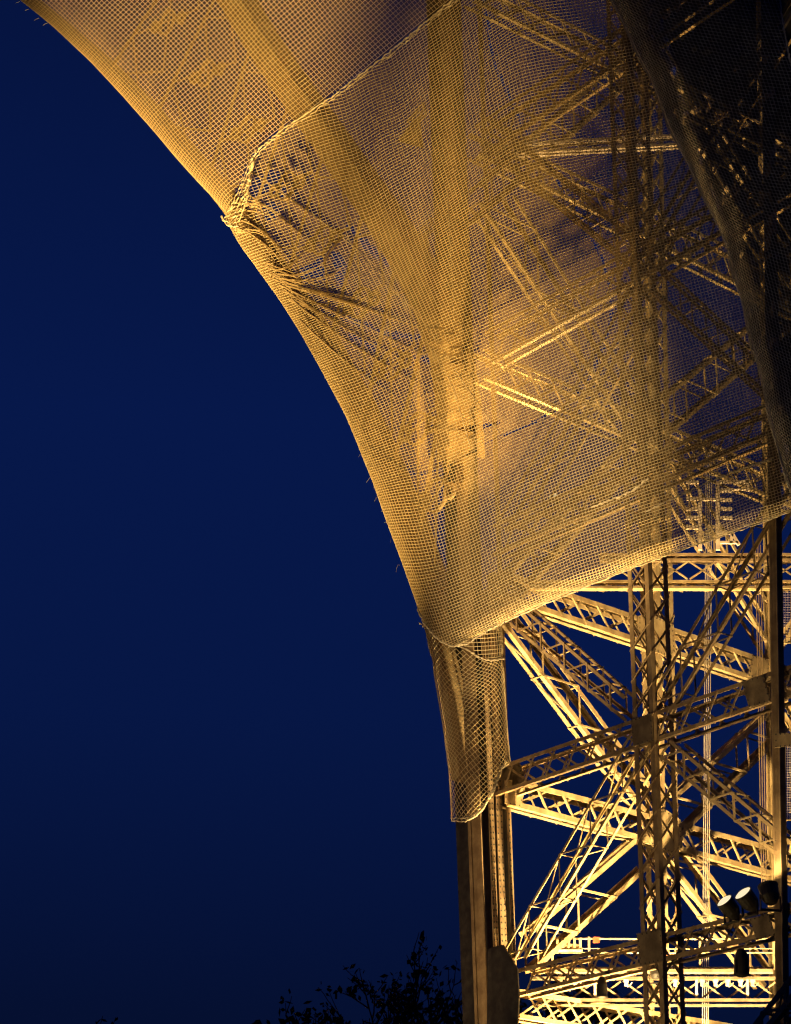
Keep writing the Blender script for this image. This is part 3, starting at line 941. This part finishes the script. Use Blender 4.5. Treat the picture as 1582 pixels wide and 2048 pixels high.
# fan of folds pulled from the arch edge, used by the net and the cloth behind it
FOLDS = [((566, 562), (645, 590), (760, 600), 3.0, 5), ((566, 562), (640, 588), (880, 660), 3.0, 6), ((560, 570), (700, 640), (905, 735), 3.2, 6),
         ((570, 580), (690, 660), (850, 745), 2.8, 5), ((585, 600), (690, 690), (880, 790), 2.8, 5), ((560, 556), (650, 575), (700, 520), 3.0, 6),
         ((556, 548), (620, 560), (668, 505), 3.0, 6), ((550, 540), (590, 540), (620, 480), 3.0, 5), ((600, 640), (700, 740), (800, 800), 2.5, 3.5),
         ((470, 455), (520, 470), (560, 520), 3.0, 6), ((480, 440), (540, 455), (590, 540), 3.0, 6), ((490, 385), (560, 430), (640, 500), 3.2, 6),
         ((500, 340), (580, 400), (700, 480), 3.0, 5), ((690, 470), (655, 500), (640, 545), 3.0, 6), ((575, 572), (720, 610), (930, 690), 2.6, 4.5), ((566, 562), (600, 600), (720, 700), 2.6, 4.5)]
_fr = random.Random(4)
for _i in range(34):
    _y = _fr.uniform(655, 880); _x = 870 + (_y - 655) * .35 + _fr.gauss(0, 34); _l = _fr.uniform(14, 42); _sl = _fr.uniform(-.22, .12)
    FOLDS.append(((_x - _l, _y - _sl * _l), (_x, _y + _fr.uniform(-3, 5)), (_x + _l, _y + _sl * _l), _fr.uniform(1.7, 2.8), _fr.uniform(2.0, 4.0)))
for _i in range(16):
    _x = _fr.uniform(500, 640); _y = 262 + (640 - _x) * .62 + _fr.uniform(10, 90); _l = _fr.uniform(8, 24)
    FOLDS.append(((_x - _l * .5, _y - _l), (_x, _y), (_x + _l * .3, _y + _l), _fr.uniform(2.0, 3.2), _fr.uniform(2.5, 4.5)))
def fold_depth(X, Y):
    o = np.zeros(X.shape)
    for (a, b, c, w, h) in FOLDS:
        for t in np.linspace(0, 1, 40):
            x = (1 - t) ** 2 * a[0] + 2 * t * (1 - t) * b[0] + t * t * c[0]
            y = (1 - t) ** 2 * a[1] + 2 * t * (1 - t) * b[1] + t * t * c[1]
            o = np.maximum(o, h * math.sin(math.pi * min(1, .12 + t * .85)) * np.exp(-(((X - x) / (w * 1.8)) ** 2 + ((Y - y) / w) ** 2)))
    return o
OFFM = 1.5
S_TOP = np.array([[300, -.35], [560, -.35], [700, -.36], [790, -.6], [860, -.78], [1010, -.72], [1055, -.25], [1120, -.12], [1250, -.2], [1700, -.25]])
xs_ = np.linspace(0, 1900, 600)
rt_ = np.cumsum(np.interp(xs_, S_TOP[:, 0], S_TOP[:, 1])) * (xs_[1] - xs_[0])
S_MID = np.array([[300, -.3], [560, -.35], [800, -.5], [1000, -.45], [1150, -.38], [1300, -.28], [1700, -.2]])
rm_ = np.cumsum(np.interp(xs_, S_MID[:, 0], S_MID[:, 1])) * (xs_[1] - xs_[0])
X0 = 1000.0
def sstep(t): t = np.clip(t, 0, 1); return t * t * (3 - 2 * t)
def net_m(A, B):
    """A = arc from the left edge, B = arc up from the hem (photo pixels) -> X, Y, offset"""
    wx, backx = wrap(A, 62.0)
    wy, backy = wrap(B, 34.0)
    X = 830 + wx; Y = 1000 - wy * .5
    h0 = hem(X0)
    for _ in range(14):
        D = wy
        hm = hem(X) - h0
        tm = np.interp(X, xs_, rm_) - np.interp(X0, xs_, rm_)
        tt = np.interp(X, xs_, rt_) - np.interp(X0, xs_, rt_)
        c1 = sstep((D - 150) / 450); c2 = sstep((D - 620) / 380)
        rows = (hm * (1 - c1) + tm * c1) * (1 - c2) + tt * c2
        wav = 3.0 * np.sin(X / 17 + D / 70) * np.exp(-((X - 760) / 90) ** 2) * c2
        bul = -9 * np.exp(-((X - 640) / 60) ** 2 - ((D - 560) / 90) ** 2)
        Yn = h0 + rows - D + wav + bul + 1.5 * noise2(X, D, 60., 3)
        w = np.exp(-np.maximum(wx, 0) / 260)
        xr = 832 + .20 * (Y - 1212)
        Xn = w * sil_m(Y) + (1 - w) * xr + wx + 1.3 * noise2(A, Y, 55., 5)
        X = .5 * X + .5 * Xn; Y = .5 * Y + .5 * Yn
    dep = OFFM - (backx + backy) * PXM + 0.05 * noise2(X, Y, 90., 11) + 0.012 * noise2(X, Y, 25., 12)
    dep = dep + fold_depth(X, Y) * PXM * .9
    return X, Y, dep
A = np.arange(-45, 1010, 6.6); B = np.arange(-16, 1520, 6.3)
AA, BB = np.meshgrid(A, B)
Xm, Ym, Om = net_m(AA, BB)
R_EDGE = [(1190, -60), (1220, 0), (1260, 80), (1300, 160), (1340, 262), (1380, 342), (1420, 420), (1450, 490), (1475, 580), (1500, 680), (1520, 755), (1538, 840), (1556, 915), (1582, 985), (1620, 1050)]
maskM_poly = SEAM[:1] + [(430, 440), (440, 470)] + [(p[0] - 14, p[1]) for p in SIL_M if 470 < p[1] < 1215] + [(832, 1214), (852, 1256), (880, 1283), (905, 1296), (940, 1310), (1300, 1180), (1660, 1060), (1660, 880), (1600, 860), (1540, 700), (1400, 300), (1280, -60), (980, -60)] + SEAM[::-1]
mM = inside(Xm, Ym, maskM_poly)
PM = unproject(Xm, Ym, Om)
org = FRONT.p(905, 1290, OFFM)
netM = thing('safety_net', 'great sagging net over the front of the leg, with curved lower hem', 'safety net', org, 'safety nets draped on the tower')
V, F = threads(PM, mM, 0.0138, org, NFa)
link('netting', mesh_np('netting', V, F), netM, THREAD)
rope([(834, 1212), (846, 1244), (862, 1264), (880, 1282), (905, 1293), (935, 1288), (975, 1262), (1010, 1243)], OFFM + .05, 0.036, 'edge_rope', netM, org)
rope([(1010, 1243), (1080, 1212), (1150, 1183), (1230, 1150), (1300, 1123), (1400, 1088), (1530, 1043), (1640, 1002)], OFFM - .3, 0.024, 'edge_rope', netM, org)
rope([(1185, 1014), (1210, 1004), (1240, 992), (1265, 982), (1290, 962), (1297, 956)], OFFM + .08, 0.04, 'lashing', netM, org, k=40)
rope([(1290, 1024), (1340, 1000), (1400, 972), (1470, 942), (1545, 918)], OFFM + .08, 0.03, 'lashing', netM, org, k=50)
lt = MB(org)
for (x, y) in ((740, 935), (744, 950), (748, 962), (752, 975), (758, 992), (772, 1022), (778, 1045), (786, 1072), (799, 1130), (728, 905)):
    lt.tube([FRONT.p(x, y, .4), FRONT.p(x - random.uniform(2, 6), y + random.uniform(-2, 4), .5), FRONT.p(x - random.uniform(4, 12), y + random.uniform(-4, 15), .6)], 0.007, 4)
lt.build('loose_threads', ROPE, netM, kind='stuff')

# upper net over the arch
silU = poly(SIL_U, 700)
dU = np.r_[0, np.cumsum(np.hypot(*np.diff(silU, axis=0).T))]
def net_u(S, A):
    wx, back = wrap(A, 70.0)
    f = S / dU[-1]
    bx, by = np.interp(S, dU, silU[:, 0]), np.interp(S, dU, silU[:, 1])
    ang = np.radians(50 - 12 * f)
    bend = 26 * np.exp(-np.maximum(wx, 0) / 70) * sstep((f - .45) / .4)      # steep start near the knot
    X = bx + wx * np.cos(ang) - bend * (1 - np.exp(-np.maximum(wx, 0) / 30)) + 1.4 * noise2(S, A, 60., 21)
    Y = by - wx * np.sin(ang) - bend * .6 * (1 - np.exp(-np.maximum(wx, 0) / 30)) + 1.4 * noise2(S, A, 60., 22)
    # the net droops along the seam
    dep = OFFM + .15 - back * PXM + 0.05 * noise2(X, Y, 90., 23) + 0.012 * noise2(X, Y, 25., 24)
    crease = (Y - (300 - .78 * (X - 585)))
    dep = dep - 0.75 * np.exp(-(crease / 11) ** 2) * (X > 470)
    return X, Y, dep
S = np.arange(0, dU[-1] + 60, 7.2); A = np.arange(-45, 1000, 7.4)
AA, SS = np.meshgrid(A, S)
Xu, Yu, Ou = net_u(SS, AA)
maskU = [(-160, -160), (-60, -60), (20, -2), (430, 440), (446, 440)] + SEAM + [(1000, -160)]
mU = inside(Xu, Yu, maskU)
PU = unproject(Xu, Yu, Ou)
orgU = FRONT.p(455, 436, OFFM)
netU = thing('safety_net', 'taut upper net wrapped round the arch in the top left corner', 'safety net', orgU, 'safety nets draped on the tower')
V, F = threads(PU, mU, 0.0145, orgU, NFa)
link('netting', mesh_np('netting', V, F), netU, THREAD)
rope(SEAM, OFFM + .22, 0.036, 'edge_rope', netU, orgU, k=170, wob=1.6)
rope([(q[0] + 3, q[1] + 4) for q in SEAM], OFFM + .2, 0.026, 'edge_rope', netU, orgU, k=150, wob=2.2)
for d in (0, 6, 11):                                        # the bunched knot where both nets meet
    rope([(445, 434), (452 + d, 450), (462 + d, 456), (470 + d, 430), (484 + d, 395), (500, 350), (512, 300)], OFFM + .15 + d * .01, 0.035, 'knot', netU, orgU, k=40, wob=2.5)
lt = MB(orgU)
for (x, y) in ((40, 3), (58, 18), (78, 36), (95, 46), (20, -12)):
    lt.tube([FRONT.p(x, y, .4), FRONT.p(x - 5, y + 2, .5), FRONT.p(x - 9, y + random.uniform(2, 7), .6)], 0.012, 4)
lt.build('loose_threads', ROPE, netU, kind='stuff')

# sleeve round the foot of the arch
SL = np.array([(838, 1200), (850, 1258), (868, 1350), (885, 1450), (897, 1540), (901, 1600), (903, 1650), (904, 1700)])
SR = np.array([(1000, 1200), (1003, 1240), (1008, 1330), (1013, 1430), (1020, 1520), (1023, 1570), (1026, 1700)])
def net_s(Th, Yv):
    xl, xr = np.interp(Yv, SL[:, 1], SL[:, 0]), np.interp(Yv, SR[:, 1], SR[:, 0])
    xc, hw = (xl + xr) / 2, (xr - xl) / 2
    pin = 1 - 0.05 * np.exp(-((Yv - 1322) / 12.) ** 2)
    X = xc + hw * np.sin(Th) * pin
    off = 0.25 + 0.55 * hw * np.cos(Th) * PXM + 0.07 * noise2(X, Yv, 35., 31)
    return X, Yv, off
k = 8.3
pp, qq = np.meshgrid(np.arange(-70, 90), np.arange(-70, 90))
hwm = 66.0
Th = (pp - qq) * k * .72 / hwm
Yv = 1430 + (pp + qq) * k * .62
Yv = Yv + 10 * np.sin(Th * 2.2 + Yv / 40) + 3 * noise2(Th * 60, Yv, 40., 33)
Xs, Ys, Os = net_s(Th, Yv)
ropeS = [(838, 1245), (858, 1262), (880, 1281), (905, 1292), (925, 1294), (945, 1306), (965, 1318), (985, 1321), (1007, 1318)]
botS = [(903, 1641), (930, 1643), (950, 1634), (966, 1618), (982, 1594), (994, 1566), (1004, 1538), (1022, 1521)]
maskS = ropeS + [(1035, 1318), (1035, 1521)] + botS[::-1] + [(885, 1640)]
mS = inside(Xs, Ys, maskS) & (np.abs(Th) < 1.85)
PS = unproject(Xs, Ys, Os)
orgS = FRONT.p(930, 1642, .5)
netS = thing('safety_net', 'narrow net sleeve round the foot of the arch, tied with a pale rope', 'safety net', orgS, 'safety nets draped on the tower')
V, F = threads(PS, mS, 0.0155, orgS, NFa)
link('netting', mesh_np('netting', V, F), netS, THREAD)
# square meshed collar above the tie
yy, tt = np.meshgrid(np.arange(1215, 1318, 8.), np.arange(-.6, 1.9, .115))
Xc, Yc, Oc = net_s(tt, yy + 6 * np.cos(tt))
mC = inside(Xc, Yc, [(915, 1290), (945, 1303), (965, 1316), (1007, 1320), (1035, 1318), (1035, 1225), (1000, 1236), (960, 1268)])
V, F = threads(unproject(Xc, Yc, Oc), mC, 0.0155, orgS, NFa)
link('collar', mesh_np('collar', V, F), netS, THREAD)
def offs(x, y):
    xl, xr = np.interp(y, SL[:, 1], SL[:, 0]), np.interp(y, SR[:, 1], SR[:, 0])
    s = max(-.99, min(.99, (x - (xl + xr) / 2) / ((xr - xl) / 2)))
    return .3 + .55 * (xr - xl) / 2 * math.sqrt(1 - s * s) * PXM
rope(ropeS, offs, 0.036, 'tie_rope', netS, orgS, k=70)
rope(botS, offs, 0.032, 'edge_rope', netS, orgS, k=60)
rope([(q[0] - 1, q[1] - 5) for q in botS], offs, 0.03, 'edge_rope', netS, orgS, k=60, wob=2)

# dark net hanging at the right
RE = poly(R_EDGE, 400)
def net_r(A, B):
    wx, back = wrap(A, 85.0)
    X = 1400 + wx; Y = B.copy()
    for _ in range(10):
        Y = B + 70 * (1 - np.exp(-np.maximum(wx, 0) / 55)) + .10 * wx + 1.5 * noise2(X, B, 50., 41)
        X = np.interp(Y, RE[:, 1], RE[:, 0]) * np.exp(-wx / 900) + (1 - np.exp(-wx / 900)) * 1400 + wx + 2.2 * np.sin(Y / 23) * np.exp(-wx / 40)
    return X, Y, 4.0 - back * PXM * .8 + .1 * noise2(X, Y, 80., 43)
A = np.arange(-60, 470, 7.0); B = np.arange(-190, 1060, 7.0)
AA, BB = np.meshgrid(A, B)
Xr, Yr, Or = net_r(AA, BB)
mR = inside(Xr, Yr, [(1150, -80), (1558, -80), (1563, 0), (1572, 60), (1590, 140), (1680, 200), (1680, 1080), (1590, 1040), (1500, 980), (1150, 200)])
orgR = FRONT.p(1560, 900, 4)
netR = thing('safety_net', 'dark unlit net hanging down the right edge over the near column', 'safety net', orgR, 'safety nets draped on the tower')
V, F = threads(unproject(Xr, Yr, Or), mR, 0.013, orgR, NFa)
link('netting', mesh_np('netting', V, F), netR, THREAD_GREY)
rope([(1556, -70), (1560, 0), (1568, 60), (1584, 140), (1620, 200)], 4.05, 0.03, 'edge_rope', netR, orgR)
rope([(q[0] + 4, q[1]) for q in R_EDGE], 3.95, 0.02, 'edge_rope', netR, orgR, wob=.6)

# ------------------------------------------------------------------ fine gauze behind the nets
HOLES = [[(598, 542), (622, 524), (643, 514), (650, 538), (643, 560), (606, 563)], [(664, 505), (682, 512), (695, 535), (693, 562), (678, 572), (672, 540)],
         [(500, 372), (520, 352), (548, 340), (572, 378), (566, 398), (540, 384), (514, 404)], [(520, 420), (545, 402), (560, 420), (548, 440), (530, 440)],
         [(822, 712), (868, 708), (925, 722), (900, 729), (850, 722)], [(872, 849), (930, 855), (1005, 844), (950, 863), (900, 858)], [(866, 762), (905, 768), (890, 774)],
         [(694, 448), (735, 482), (780, 528), (772, 532), (722, 490)], [(690, 632), (745, 650), (738, 660), (700, 645)], [(735, 655), (800, 668), (850, 672), (830, 680), (770, 672)], [(700, 668), (760, 695), (750, 703), (706, 680)],
         [(888, 948), (926, 926), (918, 1000), (900, 1080), (884, 1190), (868, 1120), (880, 1030)]]
def cloth(name, fx, A, B, mask, dshift, org, parent_label, fold=1.0, bump=1.0):
    AA, BB = np.meshgrid(A, B)
    X, Y, O = fx(AA, BB)
    O = O - dshift + fold * fold_depth(X, Y) * PXM * 2.6 + bump * (.03 * noise2(X, Y, 14., 51) + .05 * noise2(X, Y, 40., 52)) * np.exp(-((X - 900) / 140) ** 2 - ((Y - 740) / 150) ** 2) + bump * .02 * noise2(X, Y, 22., 53)
    P = unproject(X, Y, O)
    m = inside(X, Y, mask)
    if fx is net_m:
        hx, hy = X + 2.5 * noise2(X, Y, 7., 61), Y + 1.5 * noise2(X, Y, 7., 62)
        for hp in HOLES: m &= ~inside(hx, hy, hp)
    nj, ni = m.shape
    idx = np.arange(nj * ni).reshape(nj, ni)
    ok = m[:-1, :-1] & m[1:, :-1] & m[:-1, 1:] & m[1:, 1:]
    F = np.stack([idx[:-1, :-1][ok], idx[:-1, 1:][ok], idx[1:, 1:][ok], idx[1:, :-1][ok]], -1)
    V = P.reshape(-1, 3) - np.array(org)
    used = np.zeros(len(V), bool); used[F.ravel()] = True
    remap = np.cumsum(used) - 1
    me = mesh_np(name, V[used], remap[F])
    me.polygons.foreach_set('use_smooth', [True] * len(me.polygons))
    return me
gmask = SEAM[:1] + [(430, 440), (440, 470)] + [(p[0] - 14, p[1]) for p in SIL_M if 470 < p[1] < 890] + [(706, 870), (760, 905), (830, 948), (888, 938), (940, 905), (1000, 872), (1060, 848), (1120, 815), (1170, 770), (1210, 690), (1225, 610), (1205, 520), (1160, 430), (1100, 340), (1040, 240), (985, 120), (960, -60)] + SEAM[::-1]
sheet = thing('debris_sheet', 'brown see through gauze sheet lining the great net over the arch', 'gauze sheet', org, 'gauze sheets behind the nets')
link('gauze', cloth('gauze', net_m, np.arange(-45, 760, 3.2), np.arange(300, 1520, 3.2), gmask, 0.16, org, ''), sheet, GAUZE)
PLEAT = paint('gathered_cloth', (0.34, 0.26, 0.15), (0.46, 0.36, 0.22), 0.9, 6)
_pr = random.Random(12)
def pleat(a, b, c, r0):
    k = 26
    P, Rr = [], []
    for i in range(k):
        t = i / (k - 1)
        x = (1 - t) ** 2 * a[0] + 2 * t * (1 - t) * b[0] + t * t * c[0] + _pr.gauss(0, .4)
        y = (1 - t) ** 2 * a[1] + 2 * t * (1 - t) * b[1] + t * t * c[1] + _pr.gauss(0, .4)
        P.append(FRONT.p(x, y, OFFM - .10))
        Rr.append(max(.004, r0 * (1 - t) ** .7 * _pr.uniform(.8, 1.2)))
    MB(org).tube(P, Rr, 5).build('pleat', PLEAT, sheet)
for f in FOLDS[:16]: pleat(f[0], f[1], f[2], .055)
for _i in range(14):
    _y = _pr.uniform(520, 610)
    _x = float(sil_m(_y)) + _pr.uniform(10, 34)
    _l = _pr.uniform(90, 240)
    pleat((_x, _y), (_x + _l * .45, _y + _l * _pr.uniform(.05, .22)), (_x + _l, _y + _l * _pr.uniform(.2, .55)), .04)
for _i in range(10):
    _x, _y = _pr.uniform(462, 500), _pr.uniform(400, 470)
    _l = _pr.uniform(50, 130)
    pleat((_x, _y), (_x + _l * .5, _y - _l * .1), (_x + _l, _y + _l * _pr.uniform(.1, .8)), .04)
gthin = [(960, -60), (985, 120), (1040, 240), (1100, 340), (1160, 430), (1205, 520), (1225, 610), (1210, 690), (1170, 770), (1120, 815), (1060, 848), (1000, 872), (940, 905), (888, 938), (830, 948), (760, 905), (706, 870), (700, 900), (820, 1214), (850, 1262), (905, 1290), (1010, 1236), (1300, 1116), (1530, 1036), (1620, 1000), (1600, 860), (1540, 700), (1400, 300), (1280, -60)]
sheetT = thing('debris_sheet', 'thin dark gauze lining the right and lower part of the great net', 'gauze sheet', org, 'gauze sheets behind the nets')
link('gauze', cloth('gauze', net_m, np.arange(-45, 1010, 5.), np.arange(-16, 1520, 5.), gthin, 0.16, org, '', 0.0), sheetT, GAUZE_THIN)
for pts in ([(560, 380), (640, 440), (740, 520), (805, 600), (850, 680), (905, 770), (940, 890)], [(690, 470), (760, 560), (830, 620), (880, 690), (930, 770), (1000, 868)], [(895, 380), (900, 470), (905, 570), (908, 640)]):
    rope(pts, OFFM - .02, 0.014, 'stitched_seam', sheet, org, k=120, wob=.5)
sheetU = thing('debris_sheet', 'golden brown gauze sheet lining the taut upper net', 'gauze sheet', orgU, 'gauze sheets behind the nets')
link('gauze', cloth('gauze', net_u, np.arange(-45, 1000, 6.), np.arange(0, dU[-1] + 60, 6.).astype(float), maskU, 0.16, orgU, '', 0.0) if False else
     cloth('gauze', lambda a, b: net_u(b, a), np.arange(-45, 1000, 6.), np.arange(0, dU[-1] + 60, 6.), maskU, 0.16, orgU, '', 0.0), sheetU, GAUZE_UP)

m, nt, b = new_mat('darkness_cloth')
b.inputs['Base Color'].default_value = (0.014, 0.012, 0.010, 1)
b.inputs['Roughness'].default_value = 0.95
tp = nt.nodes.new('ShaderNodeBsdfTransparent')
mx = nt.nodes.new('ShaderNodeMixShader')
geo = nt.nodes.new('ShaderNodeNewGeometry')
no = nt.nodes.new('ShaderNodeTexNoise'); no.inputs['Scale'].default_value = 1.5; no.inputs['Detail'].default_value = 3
mr = nt.nodes.new('ShaderNodeMapRange')                # holes added so glints of the lit ironwork show through
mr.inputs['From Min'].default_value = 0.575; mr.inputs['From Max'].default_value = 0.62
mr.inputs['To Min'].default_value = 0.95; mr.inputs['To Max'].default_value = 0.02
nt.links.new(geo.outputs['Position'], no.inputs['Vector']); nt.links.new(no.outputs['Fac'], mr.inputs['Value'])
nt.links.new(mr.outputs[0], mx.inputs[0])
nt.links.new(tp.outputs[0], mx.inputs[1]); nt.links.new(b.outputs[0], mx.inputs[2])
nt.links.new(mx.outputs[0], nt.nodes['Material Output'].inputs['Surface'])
sheetR = thing('debris_sheet', 'near black sheet added behind the dark right net to stand for darkness', 'gauze sheet', orgR, 'gauze sheets behind the nets')  # added dark sheet in place of the unlit depth behind the net
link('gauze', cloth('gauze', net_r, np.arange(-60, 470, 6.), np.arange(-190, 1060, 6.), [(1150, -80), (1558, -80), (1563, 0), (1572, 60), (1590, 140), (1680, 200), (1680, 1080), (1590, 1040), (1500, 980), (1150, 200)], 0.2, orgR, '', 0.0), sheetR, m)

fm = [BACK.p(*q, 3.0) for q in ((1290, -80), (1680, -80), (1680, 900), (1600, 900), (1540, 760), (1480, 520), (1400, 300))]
fs = MB(fm[0]).plate(fm, NB, 0.02).build('debris_sheet', paint('blackout_cloth', (0.010, 0.009, 0.008), (0.018, 0.015, 0.013), 0.95, 0.8))  # added backing, keeps the sky from showing through the holes
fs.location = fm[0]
tag(fs, 'black backing sheet added on the far side of the leg to hide the sky', 'gauze sheet', 'gauze sheets behind the nets')
# ------------------------------------------------------------------ trees at the foot
def tree(x, ytop, Y, spread, seed, label, levels=5, leaf=160):
    rnd = random.Random(seed)
    top = at_depth(x, ytop, Y)
    base = Vector((top.x, top.y, 0))
    h = top.z
    t = thing('bare_tree', label, 'tree', base, 'dark trees at the foot of the tower')
    trunk, twigs, lv = MB(), MB(), MB()
    def grow(p, d, ln, r, lev, mb):
        pts, rad = [p], [r]
        q, dd = p, d
        for i in range(4):
            dd = (dd + Vector((rnd.gauss(0, .12), rnd.gauss(0, .12), rnd.gauss(.04, .08)))).normalized()
            q = q + dd * ln / 4
            pts.append(q); rad.append(r * (1 - .14 * (i + 1)))
        mb.tube(pts, rad, 7 if lev == 0 else (4 if lev < 3 else 3), cap=False)
        if lev >= levels:
            for _ in range(5):
                c = pts[rnd.randint(1, 4)] + Vector((rnd.gauss(0, .15), rnd.gauss(0, .15), rnd.gauss(0, .15)))
                a = Vector((rnd.gauss(0, 1), rnd.gauss(0, 1), rnd.gauss(0, 1))).normalized()
                b = a.cross(Vector((rnd.gauss(0, 1), rnd.gauss(0, 1), rnd.gauss(0, 1)))).normalized()
                s = rnd.uniform(.12, .3)
                kk = len(lv.v)
                lv.v += [c - a * s, c + b * s * .6, c + a * s, c - b * s * .6]
                lv.f.append((kk, kk + 1, kk + 2, kk + 3))
            return
        nb = 3 if lev < 2 else rnd.choice((3, 4))
        for i in range(nb):
            j = rnd.randint(2, 4)
            az = rnd.uniform(0, 6.28)
            tilt = rnd.uniform(.3, .9) * spread
            side = Vector((math.cos(az), math.sin(az), 0))
            nd = (dd * math.cos(tilt) + side * math.sin(tilt) + Vector((0, 0, .12))).normalized()
            grow(pts[j], nd, ln * rnd.uniform(.6, .8), r * .66, lev + 1, twigs)
    grow(Vector((0, 0, 0)), Vector((0, 0, 1)), h * .36, h * .016, 0, trunk)
    trunk.build('trunk', BARK, t)
    zmax = max(v.z for v in twigs.v)
    s = h / zmax
    for mb_, nm, mt in ((twigs, 'crown', BARK), (lv, 'leaves', LEAF)):
        o = mb_.build(nm, mt, t)
    for c in t.children: c.scale = (s, s, s)
    return t
tree(893, 1890, 142, 1.0, 3, 'bare twiggy tree just left of the corner column', 6)
tree(800, 1972, 146, 1.1, 5, 'dark bushy bare tree second from the column', 6)
tree(700, 1990, 150, 1.15, 8, 'low dark bare tree in the middle of the tree row', 6)
tree(530, 2008, 148, 1.2, 12, 'lowest dark tree crown at the left end of the row', 6)
